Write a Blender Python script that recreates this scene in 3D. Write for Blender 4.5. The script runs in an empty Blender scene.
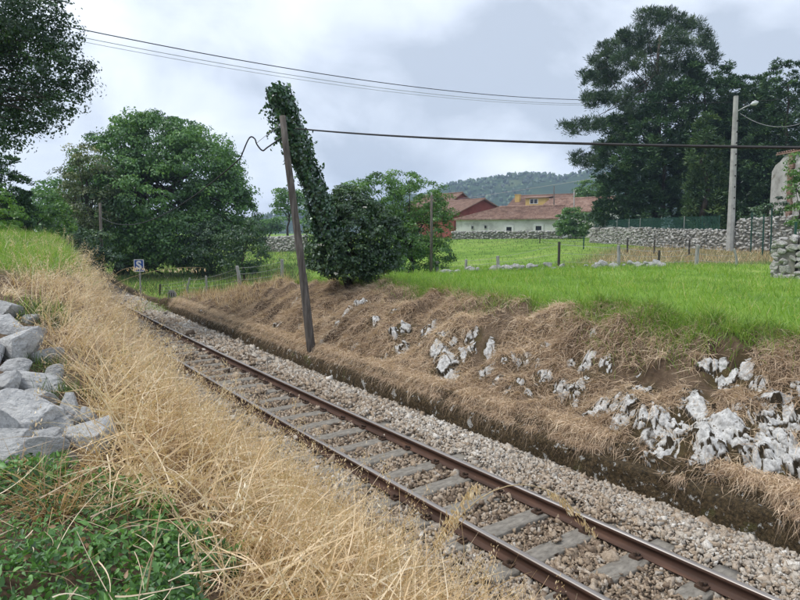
import bpy, math, random
import numpy as np
from mathutils import Vector

random.seed(7)
RNG = np.random.default_rng(11)
SC = bpy.context.scene
COL = SC.collection

# ------------------------------------------------------------------ camera
F = 620.0                                   # focal length in photo pixels (800 wide)
PITCH = math.atan(67 / F)
TH = math.radians(36.47)                    # heading, clockwise from the track direction (+Y)
CZ = 2.83                                   # eye height above rail top
cam_d = bpy.data.cameras.new('camera')
cam = bpy.data.objects.new('camera', cam_d)
COL.objects.link(cam)
cam_d.sensor_width = 36.0
cam_d.lens = F / 800 * 36
cam_d.clip_start = 0.05
cam_d.clip_end = 20000
cam.location = (0, 0, CZ)
cam.rotation_euler = (math.pi / 2 - PITCH, 0, -TH)
SC.camera = cam

# ------------------------------------------------------------------ sky, sun, exposure
SUN_EL, SUN_AZ = math.radians(58), math.radians(-60)   # azimuth clockwise from +Y
world = bpy.data.worlds.new('World')
SC.world = world
world.use_nodes = True
wn, wl = world.node_tree.nodes, world.node_tree.links
wn.clear()
w_out = wn.new('ShaderNodeOutputWorld')
w_bg = wn.new('ShaderNodeBackground')
w_bg.inputs['Strength'].default_value = 0.1
sky = wn.new('ShaderNodeTexSky')
sky.sky_type = 'NISHITA'
sky.sun_disc = False
sky.sun_elevation = SUN_EL
sky.sun_rotation = SUN_AZ
sky.air_density = 1.0
sky.dust_density = 2.0
tc = wn.new('ShaderNodeTexCoord')
sep = wn.new('ShaderNodeSeparateXYZ')
wl.new(tc.outputs['Generated'], sep.inputs[0])
def wmath(op, a, b=None):
    n = wn.new('ShaderNodeMath'); n.operation = op
    for i, v in enumerate((a, b)):
        if v is None: continue
        if isinstance(v, (int, float)): n.inputs[i].default_value = v
        else: wl.new(v, n.inputs[i])
    return n.outputs[0]
den = wmath('ADD', wmath('MAXIMUM', sep.outputs['Z'], 0.0), 0.55)
cmb = wn.new('ShaderNodeCombineXYZ')
wl.new(wmath('DIVIDE', sep.outputs['X'], den), cmb.inputs[0])
wl.new(wmath('DIVIDE', sep.outputs['Y'], den), cmb.inputs[1])
def wnoise(scale, detail, rough, loc):
    m = wn.new('ShaderNodeMapping'); m.inputs['Location'].default_value = loc
    wl.new(cmb.outputs[0], m.inputs[0])
    n = wn.new('ShaderNodeTexNoise'); n.inputs['Scale'].default_value = scale
    n.inputs['Detail'].default_value = detail; n.inputs['Roughness'].default_value = rough
    n.inputs['Distortion'].default_value = 0.35
    wl.new(m.outputs[0], n.inputs['Vector'])
    return n.outputs['Fac']
cl = wmath('ADD', wmath('MULTIPLY', wnoise(1.15, 2.5, 0.5, (28.36, 39.08, 0)), 0.66), wmath('MULTIPLY', wnoise(3.4, 6, 0.55, (8.1, 5.3, 0)), 0.34))
ramp = wn.new('ShaderNodeValToRGB')
wl.new(cl, ramp.inputs[0])
cr = ramp.color_ramp
cr.elements[0].position = 0.41; cr.elements[0].color = (3.5, 3.95, 4.65, 1)
cr.elements[1].position = 0.575; cr.elements[1].color = (7.5, 7.9, 8.5, 1)
e = cr.elements.new(0.485); e.color = (5.6, 6.1, 6.9, 1)
mixs = wn.new('ShaderNodeMixRGB'); mixs.inputs[0].default_value = 0.93
wl.new(sky.outputs[0], mixs.inputs[1]); wl.new(ramp.outputs[0], mixs.inputs[2])
wl.new(mixs.outputs[0], w_bg.inputs['Color'])
wl.new(w_bg.outputs[0], w_out.inputs['Surface'])

sun_d = bpy.data.lights.new('sun', 'SUN')
sun = bpy.data.objects.new('sun', sun_d)
COL.objects.link(sun)
sun_d.energy = 1.4
sun_d.angle = math.radians(14)
sun_d.color = (1.0, 0.96, 0.9)
sd = Vector((math.sin(SUN_AZ) * math.cos(SUN_EL), math.cos(SUN_AZ) * math.cos(SUN_EL), math.sin(SUN_EL)))
sun.rotation_euler = sd.to_track_quat('Z', 'Y').to_euler()
SC.view_settings.view_transform = 'Standard'
SC.view_settings.look = 'None'
SC.view_settings.exposure = 0.85
SC.view_settings.gamma = 1.0
SC.view_settings.use_curve_mapping = False
SC.render.engine = 'CYCLES'
SC.cycles.max_bounces = 5
SC.cycles.adaptive_threshold = 0.02
SC.cycles.transparent_max_bounces = 8

# ------------------------------------------------------------------ pixel -> world helpers
_c, _s = math.cos(TH), math.sin(TH)
_cp, _sp = math.cos(PITCH), math.sin(PITCH)
def ray(px, py):
    u = (px - 400) / F; w = (300 - py) / F
    fw = _cp + w * _sp; z = -_sp + w * _cp
    return np.array([u * _c + fw * _s, -u * _s + fw * _c, z]), fw
def W(px, py, D):
    """point on the pixel's ray at horizontal forward distance D"""
    r, fw = ray(px, py)
    return np.array([0, 0, CZ]) + r * (D / fw)
def to_px(P):
    P = np.asarray(P, float)
    x, y, z = P[..., 0], P[..., 1], P[..., 2] - CZ
    rt = x * _c - y * _s; fh = x * _s + y * _c
    dep = fh * _cp - z * _sp; up = fh * _sp + z * _cp
    dep = np.where(np.abs(dep) < 1e-6, 1e-6, dep)
    return 400 + F * rt / dep, 300 - F * up / dep, dep
def in_view(P, mx=140, my=90):
    x, y, d = to_px(P)
    return (d > 0.3) & (x > -mx) & (x < 800 + mx) & (y > -my) & (y < 600 + my)

# ------------------------------------------------------------------ numpy noise
def _hash(ix, iy, iz, seed):
    n = (ix.astype(np.int64) * 374761393 + iy.astype(np.int64) * 668265263 + iz.astype(np.int64) * 2147483647 + seed * 974634777) & 0xFFFFFFFF
    n = ((n ^ (n >> 13)) * 1274126177) & 0xFFFFFFFF
    n = (n ^ (n >> 16)) & 0xFFFFFFFF
    return n / 4294967295.0
def vnoise(x, y, z=None, seed=0):
    x = np.asarray(x, float); y = np.asarray(y, float)
    z = np.zeros_like(x) if z is None else np.asarray(z, float)
    xi, yi, zi = np.floor(x), np.floor(y), np.floor(z)
    fx, fy, fz = x - xi, y - yi, z - zi
    fx, fy, fz = [t * t * (3 - 2 * t) for t in (fx, fy, fz)]
    r = 0
    for dx in (0, 1):
        for dy in (0, 1):
            for dz in (0, 1):
                r = r + _hash(xi + dx, yi + dy, zi + dz, seed) * (fx if dx else 1 - fx) * (fy if dy else 1 - fy) * (fz if dz else 1 - fz)
    return r * 2 - 1
def fbm(x, y, z=None, seed=0, oct=4):
    r = 0; a = 0.5; k = 1.0
    for i in range(oct):
        r = r + a * vnoise(np.asarray(x) * k, np.asarray(y) * k, None if z is None else np.asarray(z) * k, seed + i * 17)
        a *= 0.5; k *= 2.03
    return r
def sm(t):
    t = np.clip(t, 0, 1); return t * t * (3 - 2 * t)

# ------------------------------------------------------------------ terrain
LR, RR, TC = 3.995, 5.06, 4.53              # left rail, right rail, track centre
def drift(y):
    y = np.asarray(y, float)
    q = np.clip(y - 4, 0, 56)
    return 0.0014 * q * q + 0.0014 * 2 * 56 * np.clip(y - 60, 0, 60)
def crest_x(y): return np.interp(y, [-10, 3, 7, 11, 15, 20, 30], [0.6, 0.65, 0.95, 1.5, 2.0, 2.25, 2.3])
def crest_z(y): return np.interp(y, [-10, 3, 7, 10, 14, 18, 26, 45, 80], [1.25, 1.3, 1.6, 2.15, 2.45, 2.6, 2.6, 1.6, 1.0])
def top_z(y): return np.interp(y, [-60, 9, 12, 16, 20, 24, 28, 32], [1.40, 1.46, 1.56, 1.36, 1.06, 0.5, -0.05, -0.3])
def hz(x, y, detail=True):
    x = np.asarray(x, float); y = np.asarray(y, float)
    r = x - drift(y)
    Ht = top_z(y)
    bed = np.interp(r, [2.3, 2.7, 3.2, 3.6, 5.6, 6.2, 6.5, 6.7], [-0.36, -0.32, -0.23, -0.188, -0.188, -0.225, -0.3, -0.34])
    toe = np.minimum(0.15, Ht)
    u = np.clip((r - 6.72) / 2.3, 0, 1)
    prof = 0.62 * u + 0.38 * sm(u)
    bank = toe + (Ht - toe) * prof
    wgt = sm((r - 9) / 34)
    Fz = 1.45 + 0.68 * sm((r - 20) / 45)
    right = np.where(r < 9.02, bank, Ht + (Fz - Ht) * wgt)
    ul = np.clip((3.2 - r) / (3.2 - crest_x(y)), 0, 1)
    zc = crest_z(y)
    left = -0.27 + (zc + 0.27) * (0.6 * ul ** 0.8 + 0.4 * sm(ul)) + 0.09 * np.clip(crest_x(y) - r, 0, 6)
    k = sm((r - 6.62) / 0.14)
    z = np.where(r < 4.5, np.where(r < 3.2, left, bed), bed * (1 - k) + right * k)
    if detail:
        bankw = sm((r - 6.75) / 0.3) * sm((9.5 - r) / 0.5) * np.clip(Ht, 0, 1.2)
        leftw = sm((3.2 - r) / 0.5) * sm((r + 3) / 2)
        z = z + bankw * (0.30 * fbm(x * 0.9, y * 0.8, seed=3) + 0.24 * fbm(x * 2.6, y * 2.3, seed=5))
        z = z + leftw * (0.10 * fbm(x * 1.4, y * 1.1, seed=8))
        far = sm((r - 9) / 2) * sm((400 - np.abs(x)) / 300) + sm((0 - r) / 4)
        z = z + far * 0.10 * fbm(x * 0.35, y * 0.35, seed=21)
        bedw = sm((r - 3.2) / 0.2) * sm((6.5 - r) / 0.2)
        z = z + bedw * 0.02 * fbm(x * 3, y * 3, seed=31)
    return z
def march(px, py, kmax=160):
    r, fw = ray(px, py)
    ks = np.concatenate([np.linspace(1.0, 40, 2400), np.linspace(40, kmax, 2400)])
    P = np.array([0, 0, CZ]) + ks[:, None] * r
    below = P[:, 2] < hz(P[:, 0], P[:, 1])
    i = int(np.argmax(below)) if below.any() else len(ks) - 1
    return P[i]

# ------------------------------------------------------------------ object helpers
def link(o, parent=None):
    COL.objects.link(o)
    if parent is not None:
        o.parent = parent
    return o
def tag(o, label=None, cat=None, group=None, kind=None):
    if label: o['label'] = label
    if cat: o['category'] = cat
    if group: o['group'] = group
    if kind: o['kind'] = kind
    return o
def empty(name, loc, label, cat, group=None, rz=0.0):
    o = bpy.data.objects.new(name, None)
    o.location = tuple(float(v) for v in loc); o.rotation_euler = (0, 0, rz)
    o.empty_display_size = 0.2
    link(o); tag(o, label, cat, group)
    return o
def mesh_np(name, V, Fc, mat, attrs=None, smooth=False, mats=None, fmat=None):
    """Fc: (M,K) int array or list of such arrays (tri/quad)"""
    me = bpy.data.meshes.new(name)
    V = np.ascontiguousarray(V, dtype=np.float32)
    Fl = Fc if isinstance(Fc, list) else [Fc]
    Fl = [np.asarray(f, dtype=np.int32) for f in Fl if len(f)]
    me.vertices.add(len(V)); me.vertices.foreach_set('co', V.ravel())
    tot = np.concatenate([np.full(len(f), f.shape[1], np.int32) for f in Fl])
    idx = np.concatenate([f.ravel() for f in Fl])
    me.loops.add(len(idx)); me.loops.foreach_set('vertex_index', idx)
    me.polygons.add(len(tot))
    st = np.zeros(len(tot), np.int32); st[1:] = np.cumsum(tot)[:-1]
    me.polygons.foreach_set('loop_start', st)
    try: me.polygons.foreach_set('loop_total', tot)
    except Exception: pass
    if smooth: me.polygons.foreach_set('use_smooth', np.ones(len(tot), bool))
    for m in (mats or [mat]): me.materials.append(m)
    if fmat is not None: me.polygons.foreach_set('material_index', np.asarray(fmat, np.int32))
    for k, a in (attrs or {}).items():
        at = me.attributes.new(k, 'FLOAT', 'POINT')
        at.data.foreach_set('value', np.asarray(a, np.float32).ravel())
    me.update(calc_edges=True)
    return me
def obj(name, me, parent=None, **kw):
    o = bpy.data.objects.new(name, me)
    link(o, parent); tag(o, **kw)
    return o

class MB:
    """collects boxes, tubes and polygons into one mesh"""
    def __init__(s): s.v = []; s.f = []
    def poly(s, pts):
        b = len(s.v); s.v += [tuple(map(float, p)) for p in pts]; s.f.append(list(range(b, b + len(pts)))); return s
    def box(s, c, sz, rz=0.0, M=None):
        hx, hy, hh = sz[0] / 2, sz[1] / 2, sz[2] / 2
        cs, sn = math.cos(rz), math.sin(rz)
        b = len(s.v)
        for dx, dy, dz in ((-1, -1, -1), (1, -1, -1), (1, 1, -1), (-1, 1, -1), (-1, -1, 1), (1, -1, 1), (1, 1, 1), (-1, 1, 1)):
            x, y = dx * hx, dy * hy
            s.v.append((c[0] + x * cs - y * sn, c[1] + x * sn + y * cs, c[2] + dz * hh))
        s.f += [[b + i for i in q] for q in ((3, 2, 1, 0), (4, 5, 6, 7), (0, 1, 5, 4), (1, 2, 6, 5), (2, 3, 7, 6), (3, 0, 4, 7))]
        return s
    def tube(s, pts, rad, n=8, cap=True):
        pts = [Vector(tuple(map(float, p))) for p in pts]
        if not isinstance(rad, (list, tuple, np.ndarray)): rad = [rad] * len(pts)
        b0 = len(s.v); ref = Vector((0.13, 0.31, 0.94)).normalized()
        for i, p in enumerate(pts):
            t = (pts[min(i + 1, len(pts) - 1)] - pts[max(i - 1, 0)]).normalized()
            rf = ref if abs(t.dot(ref)) < 0.95 else Vector((1, 0, 0))
            a = t.cross(rf).normalized(); c = t.cross(a)
            for k in range(n):
                an = 2 * math.pi * k / n
                s.v.append(tuple(p + (a * math.cos(an) + c * math.sin(an)) * float(rad[i])))
        for i in range(len(pts) - 1):
            for k in range(n):
                s.f.append([b0 + i * n + k, b0 + i * n + (k + 1) % n, b0 + (i + 1) * n + (k + 1) % n, b0 + (i + 1) * n + k])
        if cap:
            s.f.append([b0 + k for k in range(n)][::-1]); m = b0 + (len(pts) - 1) * n; s.f.append([m + k for k in range(n)])
        return s
    def build(s, name, mat, parent=None, smooth=False, local=None, **kw):
        me = bpy.data.meshes.new(name)
        v = s.v
        if local is not None: v = [(p[0] - local[0], p[1] - local[1], p[2] - local[2]) for p in v]
        me.from_pydata(v, [], s.f); me.materials.append(mat)
        if smooth: me.polygons.foreach_set('use_smooth', [True] * len(me.polygons))
        me.update()
        return obj(name, me, parent, **kw)

# ------------------------------------------------------------------ materials
def new_mat(name):
    m = bpy.data.materials.new(name); m.use_nodes = True
    nt = m.node_tree; nt.nodes.clear()
    return m, nt.nodes, nt.links
def ramp_node(N, stops):
    r = N.new('ShaderNodeValToRGB'); c = r.color_ramp
    c.elements[0].position, c.elements[0].color = stops[0][0], (*stops[0][1], 1)
    c.elements[1].position, c.elements[1].color = stops[-1][0], (*stops[-1][1], 1)
    for p, col in stops[1:-1]:
        q = c.elements.new(p); q.color = (*col, 1)
    return r
def surf_mat(name, stops, scale=4.0, rough=0.85, detail=6, bump=0.3, bscale=None, bdist=0.02, spec=0.3, metallic=0.0, coord='Object', nrough=0.6, stretch=(1, 1, 1), layers=()):
    """noise-coloured surface; layers: (scale, threshold, softness, colour) patches on top"""
    m, N, L = new_mat(name)
    out = N.new('ShaderNodeOutputMaterial'); b = N.new('ShaderNodeBsdfPrincipled'); L.new(b.outputs[0], out.inputs[0])
    tcn = N.new('ShaderNodeTexCoord'); mp = N.new('ShaderNodeMapping'); mp.inputs['Scale'].default_value = stretch
    L.new(tcn.outputs[coord], mp.inputs[0])
    n = N.new('ShaderNodeTexNoise'); n.inputs['Scale'].default_value = scale; n.inputs['Detail'].default_value = detail; n.inputs['Roughness'].default_value = nrough
    L.new(mp.outputs[0], n.inputs['Vector'])
    r = ramp_node(N, stops); L.new(n.outputs['Fac'], r.inputs[0])
    col = r.outputs[0]
    for sc_, th_, so_, c_ in layers:
        n2 = N.new('ShaderNodeTexNoise'); n2.inputs['Scale'].default_value = sc_; n2.inputs['Detail'].default_value = 6; n2.inputs['Roughness'].default_value = 0.65
        L.new(mp.outputs[0], n2.inputs['Vector'])
        mr = N.new('ShaderNodeMapRange'); mr.inputs[1].default_value = th_; mr.inputs[2].default_value = th_ + so_
        L.new(n2.outputs['Fac'], mr.inputs[0])
        mx = N.new('ShaderNodeMixRGB'); mx.inputs[2].default_value = (*c_, 1)
        L.new(mr.outputs[0], mx.inputs[0]); L.new(col, mx.inputs[1]); col = mx.outputs[0]
    L.new(col, b.inputs['Base Color'])
    b.inputs['Roughness'].default_value = rough; b.inputs['Specular IOR Level'].default_value = spec; b.inputs['Metallic'].default_value = metallic
    if bump:
        n3 = N.new('ShaderNodeTexNoise'); n3.inputs['Scale'].default_value = bscale or scale * 3; n3.inputs['Detail'].default_value = 8; n3.inputs['Roughness'].default_value = 0.65
        L.new(mp.outputs[0], n3.inputs['Vector'])
        bp = N.new('ShaderNodeBump'); bp.inputs['Strength'].default_value = bump; bp.inputs['Distance'].default_value = bdist
        L.new(n3.outputs['Fac'], bp.inputs['Height']); L.new(bp.outputs[0], b.inputs['Normal'])
    return m
LEAF_GAIN = dict(broad_leaf=2.1, olive_leaf=1.6, oak_leaf=1.35, dark_leaf=1.7, cypress_spray=1.6, pine_needle=1.6, ivy_leaf=1.7, ground_ivy_leaf=1.8, light_leaf=1.2, straw=1.15, dead_grass=2.0, young_conifer_spray=1.2, green_grass=1.35)
def leaf_mat(name, stops, transl=0.35, gloss=0.06, rough=0.45, tcol=1.25):
    m, N, L = new_mat(name)
    out = N.new('ShaderNodeOutputMaterial')
    at = N.new('ShaderNodeAttribute'); at.attribute_name = 'tint'
    kk_ = LEAF_GAIN.get(name, 1.0); r = ramp_node(N, [(p, tuple(v * kk_ for v in c)) for p, c in stops]); L.new(at.outputs['Fac'], r.inputs[0])
    d = N.new('ShaderNodeBsdfDiffuse'); L.new(r.outputs[0], d.inputs[0])
    t = N.new('ShaderNodeBsdfTranslucent')
    mu = N.new('ShaderNodeMixRGB'); mu.blend_type = 'MULTIPLY'; mu.inputs[0].default_value = 1; mu.inputs[2].default_value = (tcol, tcol, tcol * 0.6, 1)
    L.new(r.outputs[0], mu.inputs[1]); L.new(mu.outputs[0], t.inputs[0])
    mx = N.new('ShaderNodeMixShader'); mx.inputs[0].default_value = transl; L.new(d.outputs[0], mx.inputs[1]); L.new(t.outputs[0], mx.inputs[2])
    g = N.new('ShaderNodeBsdfGlossy'); g.inputs['Roughness'].default_value = rough; g.inputs[0].default_value = (0.8, 0.85, 0.9, 1)
    m2 = N.new('ShaderNodeMixShader'); m2.inputs[0].default_value = gloss; L.new(mx.outputs[0], m2.inputs[1]); L.new(g.outputs[0], m2.inputs[2])
    L.new(m2.outputs[0], out.inputs[0])
    return m

def ground_mat():
    m, N, L = new_mat('ground')
    out = N.new('ShaderNodeOutputMaterial'); b = N.new('ShaderNodeBsdfPrincipled'); L.new(b.outputs[0], out.inputs[0])
    tcn = N.new('ShaderNodeTexCoord')
    def noise(sc_, det=6, ro=0.65):
        n = N.new('ShaderNodeTexNoise'); n.inputs['Scale'].default_value = sc_; n.inputs['Detail'].default_value = det; n.inputs['Roughness'].default_value = ro
        L.new(tcn.outputs['Object'], n.inputs['Vector']); return n.outputs['Fac']
    def attr(nm):
        a = N.new('ShaderNodeAttribute'); a.attribute_name = nm; return a.outputs['Fac']
    def mix(f_, a, c):
        mx = N.new('ShaderNodeMixRGB'); L.new(f_, mx.inputs[0]); L.new(a, mx.inputs[1]); L.new(c, mx.inputs[2]); return mx.outputs[0]
    def rp(f_, stops):
        r = ramp_node(N, stops); L.new(f_, r.inputs[0]); return r.outputs[0]
    soil = rp(noise(5), [(0.3, (0.028, 0.019, 0.012)), (0.5, (0.075, 0.050, 0.032)), (0.7, (0.16, 0.115, 0.075))])
    dry = rp(noise(22, 8, 0.75), [(0.3, (0.05, 0.034, 0.022)), (0.5, (0.125, 0.088, 0.058)), (0.72, (0.22, 0.165, 0.11))])
    green = rp(noise(0.35, 10, 0.75), [(0.36, (0.09, 0.175, 0.022)), (0.5, (0.155, 0.265, 0.036)), (0.66, (0.26, 0.33, 0.08))])
    bed = rp(noise(30), [(0.3, (0.05, 0.04, 0.03)), (0.5, (0.15, 0.125, 0.1)), (0.7, (0.26, 0.225, 0.18))])
    moss = rp(noise(6), [(0.3, (0.02, 0.018, 0.01)), (0.55, (0.06, 0.045, 0.02)), (0.75, (0.10, 0.085, 0.03))])
    c = mix(attr('dry'), soil, dry)
    c = mix(attr('moss'), c, moss)
    c = mix(attr('green'), c, green)
    c = mix(attr('bed'), c, bed)
    L.new(c, b.inputs['Base Color'])
    b.inputs['Roughness'].default_value = 0.95; b.inputs['Specular IOR Level'].default_value = 0.15
    bp = N.new('ShaderNodeBump'); bp.inputs['Strength'].default_value = 0.6; bp.inputs['Distance'].default_value = 0.04
    L.new(noise(14, 8, 0.7), bp.inputs['Height']); L.new(bp.outputs[0], b.inputs['Normal'])
    return m

M = {}
M['ground'] = ground_mat()
def cracked(m, scale, width, col):
    """dark joints along warped cell edges"""
    N, L = m.node_tree.nodes, m.node_tree.links
    b = [x for x in N if x.type == 'BSDF_PRINCIPLED'][0]; src = b.inputs['Base Color'].links[0].from_socket
    tcn = N.new('ShaderNodeTexCoord'); n = N.new('ShaderNodeTexNoise'); n.inputs['Scale'].default_value = scale * 1.5; n.inputs['Detail'].default_value = 5
    L.new(tcn.outputs['Object'], n.inputs['Vector'])
    ad = N.new('ShaderNodeMixRGB'); ad.blend_type = 'ADD'; ad.inputs[0].default_value = 0.45; L.new(tcn.outputs['Object'], ad.inputs[1]); L.new(n.outputs['Color'], ad.inputs[2])
    v = N.new('ShaderNodeTexVoronoi'); v.feature = 'DISTANCE_TO_EDGE'; v.inputs['Scale'].default_value = scale; L.new(ad.outputs[0], v.inputs['Vector'])
    mr = N.new('ShaderNodeMapRange'); mr.inputs[1].default_value = width * .3; mr.inputs[2].default_value = width; mr.inputs[3].default_value = 1; mr.inputs[4].default_value = 0
    L.new(v.outputs['Distance'], mr.inputs[0])
    mx = N.new('ShaderNodeMixRGB'); mx.inputs[2].default_value = (*col, 1); L.new(mr.outputs[0], mx.inputs[0]); L.new(src, mx.inputs[1]); L.new(mx.outputs[0], b.inputs['Base Color'])
    bp = [x for x in N if x.type == 'BUMP'][0]; b2 = N.new('ShaderNodeBump'); b2.inputs['Strength'].default_value = 1.0; b2.inputs['Distance'].default_value = 0.06; b2.invert = True
    L.new(mr.outputs[0], b2.inputs['Height']); L.new(bp.outputs[0], b2.inputs['Normal']); L.new(b2.outputs[0], b.inputs['Normal'])
    return m
M['limestone'] = surf_mat('limestone', [(0.32, (0.24, 0.235, 0.22)), (0.46, (0.46, 0.455, 0.44)), (0.6, (0.66, 0.655, 0.635))], scale=16, bump=0.8, bscale=24, bdist=0.02, rough=0.92,
    layers=[(5.0, 0.62, 0.06, (0.27, 0.255, 0.225)), (16.0, 0.60, 0.05, (0.13, 0.105, 0.07))])
def dirty(m, col):
    N, L = m.node_tree.nodes, m.node_tree.links
    b = [x for x in N if x.type == 'BSDF_PRINCIPLED'][0]; src = b.inputs['Base Color'].links[0].from_socket
    a = N.new('ShaderNodeAttribute'); a.attribute_name = 'dirt'
    mr = N.new('ShaderNodeMapRange'); mr.inputs[1].default_value = .25; mr.inputs[2].default_value = .6; L.new(a.outputs['Fac'], mr.inputs[0])
    mx = N.new('ShaderNodeMixRGB'); mx.inputs[2].default_value = (*col, 1); L.new(mr.outputs[0], mx.inputs[0]); L.new(src, mx.inputs[1]); L.new(mx.outputs[0], b.inputs['Base Color'])
dirty(M['limestone'], (0.045, 0.034, 0.02))
M['pale_stone'] = surf_mat('pale_field_stone', [(0.3, (0.24, 0.235, 0.22)), (0.5, (0.42, 0.415, 0.40)), (0.7, (0.58, 0.575, 0.555))], scale=2.0, bump=0.7, bscale=5, bdist=0.1, rough=0.92, layers=[(1.6, 0.60, 0.08, (0.2, 0.19, 0.16))])
M['boulder'] = surf_mat('boulder_limestone', [(0.3, (0.44, 0.445, 0.45)), (0.48, (0.64, 0.64, 0.63)), (0.66, (0.76, 0.76, 0.745))], scale=2.0, bump=0.9, bscale=6, bdist=0.10, rough=0.92,
    layers=[(1.3, 0.60, 0.12, (0.30, 0.30, 0.30)), (9.0, 0.71, 0.03, (0.09, 0.085, 0.075)), (0.9, 0.64, 0.10, (0.27, 0.255, 0.23))])
M['field_stone'] = surf_mat('field_stone', [(0.3, (0.2, 0.195, 0.18)), (0.5, (0.40, 0.39, 0.365)), (0.7, (0.58, 0.57, 0.54))], scale=3.0, bump=0.6, bscale=10, bdist=0.04, rough=0.95, layers=[(1.2, 0.58, 0.1, (0.11, 0.10, 0.075))])
M['mortar'] = surf_mat('wall_core', [(0.3, (0.12, 0.115, 0.10)), (0.7, (0.27, 0.255, 0.225))], scale=4)
def ballast_mat():
    m = leaf_mat('ballast_stone', [(0.0, (0.085, 0.06, 0.042)), (0.2, (0.21, 0.155, 0.11)), (0.42, (0.36, 0.28, 0.20)), (0.6, (0.44, 0.37, 0.295)), (0.72, (0.38, 0.345, 0.30)), (0.85, (0.52, 0.465, 0.39)), (1.0, (0.64, 0.61, 0.56))], transl=0.0, gloss=0.02, rough=0.6)
    N, L = m.node_tree.nodes, m.node_tree.links
    tcn = N.new('ShaderNodeTexCoord'); n = N.new('ShaderNodeTexNoise'); n.inputs['Scale'].default_value = 70; n.inputs['Detail'].default_value = 4
    L.new(tcn.outputs['Object'], n.inputs['Vector'])
    d = [x for x in N if x.type == 'BSDF_DIFFUSE'][0]; src = d.inputs[0].links[0].from_socket
    r = ramp_node(N, [(0.3, (0.62, 0.6, 0.58)), (0.6, (1.1, 1.1, 1.1))]); L.new(n.outputs['Fac'], r.inputs[0])
    mu = N.new('ShaderNodeMixRGB'); mu.blend_type = 'MULTIPLY'; mu.inputs[0].default_value = 1
    L.new(src, mu.inputs[1]); L.new(r.outputs[0], mu.inputs[2]); L.new(mu.outputs[0], d.inputs[0])
    return m
M['ballast'] = ballast_mat()
M['rail_side'] = surf_mat('rusty_rail', [(0.3, (0.045, 0.026, 0.019)), (0.55, (0.085, 0.047, 0.034)), (0.75, (0.14, 0.075, 0.05))], scale=9, bump=0.25, bscale=40, bdist=0.004, rough=0.75, stretch=(1, 0.15, 1), layers=[(3.0, 0.62, 0.1, (0.16, 0.085, 0.05))])
M['rail_top'] = surf_mat('polished_rail_head', [(0.35, (0.24, 0.21, 0.19)), (0.65, (0.40, 0.37, 0.35))], scale=6, bump=0.05, bscale=60, bdist=0.001, rough=0.48, metallic=0.8, spec=0.5, stretch=(6, 0.1, 1))
M['sleeper'] = surf_mat('weathered_sleeper', [(0.3, (0.11, 0.098, 0.082)), (0.5, (0.20, 0.182, 0.155)), (0.72, (0.29, 0.265, 0.225))], scale=9, bump=0.4, bscale=26, bdist=0.012, rough=0.92, stretch=(0.9, 2, 2), layers=[(3.0, 0.6, 0.1, (0.12, 0.09, 0.065)), (40, 0.66, 0.04, (0.05, 0.045, 0.04))])
M['clip'] = surf_mat('rusty_clip', [(0.3, (0.03, 0.02, 0.015)), (0.7, (0.10, 0.06, 0.04))], scale=30, rough=0.8)
M['mossy_wall'] = surf_mat('mossy_edging', [(0.3, (0.022, 0.017, 0.01)), (0.5, (0.075, 0.054, 0.028)), (0.7, (0.17, 0.12, 0.065))], scale=26, bump=1.0, bscale=40, bdist=0.05, rough=0.97, layers=[(2.2, 0.60, 0.08, (0.10, 0.095, 0.035)), (8.0, 0.60, 0.03, (0.46, 0.46, 0.44))])
M['old_wood'] = surf_mat('weathered_pole_wood', [(0.3, (0.05, 0.043, 0.038)), (0.5, (0.105, 0.092, 0.08)), (0.7, (0.19, 0.172, 0.155))], scale=8, bump=0.7, bscale=20, bdist=0.012, rough=0.95, stretch=(3, 3, 0.25))
M['grey_post'] = surf_mat('grey_post', [(0.3, (0.18, 0.175, 0.165)), (0.7, (0.42, 0.41, 0.39))], scale=6, bump=0.4, rough=0.9, stretch=(2, 2, 0.5))
M['dark_post'] = surf_mat('dark_post', [(0.3, (0.03, 0.028, 0.025)), (0.7, (0.085, 0.075, 0.06))], scale=6, bump=0.4, rough=0.9)
M['concrete'] = surf_mat('pole_concrete', [(0.3, (0.27, 0.265, 0.25)), (0.7, (0.46, 0.45, 0.43))], scale=2.5, bump=0.3, rough=0.9, layers=[(1.3, 0.58, 0.15, (0.2, 0.19, 0.175))])
M['galv'] = surf_mat('galvanised', [(0.3, (0.36, 0.37, 0.38)), (0.7, (0.52, 0.53, 0.54))], scale=8, bump=0.05, rough=0.5, metallic=0.4)
M['lamp_glass'] = surf_mat('lamp_bowl', [(0.3, (0.6, 0.62, 0.64)), (0.7, (0.7, 0.72, 0.74))], scale=3, bump=0, rough=0.25)
M['cable'] = surf_mat('black_cable', [(0.3, (0.012, 0.012, 0.013)), (0.7, (0.03, 0.03, 0.032))], scale=3, bump=0, rough=0.6)
M['wire'] = surf_mat('grey_wire', [(0.3, (0.28, 0.28, 0.29)), (0.7, (0.42, 0.42, 0.43))], scale=3, bump=0, rough=0.6)
M['green_metal'] = surf_mat('green_fence_paint', [(0.3, (0.010, 0.045, 0.033)), (0.7, (0.022, 0.085, 0.062))], scale=3, bump=0, rough=0.6)
M['white_plaster'] = surf_mat('stained_plaster', [(0.3, (0.34, 0.33, 0.31)), (0.5, (0.62, 0.61, 0.575)), (0.7, (0.74, 0.73, 0.70))], scale=0.5, detail=8, bump=0.2, bscale=4, rough=0.95, stretch=(1, 1, 1.3), layers=[(0.8, 0.58, 0.14, (0.28, 0.265, 0.24)), (3.0, 0.62, 0.1, (0.3, 0.28, 0.25))])
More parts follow.
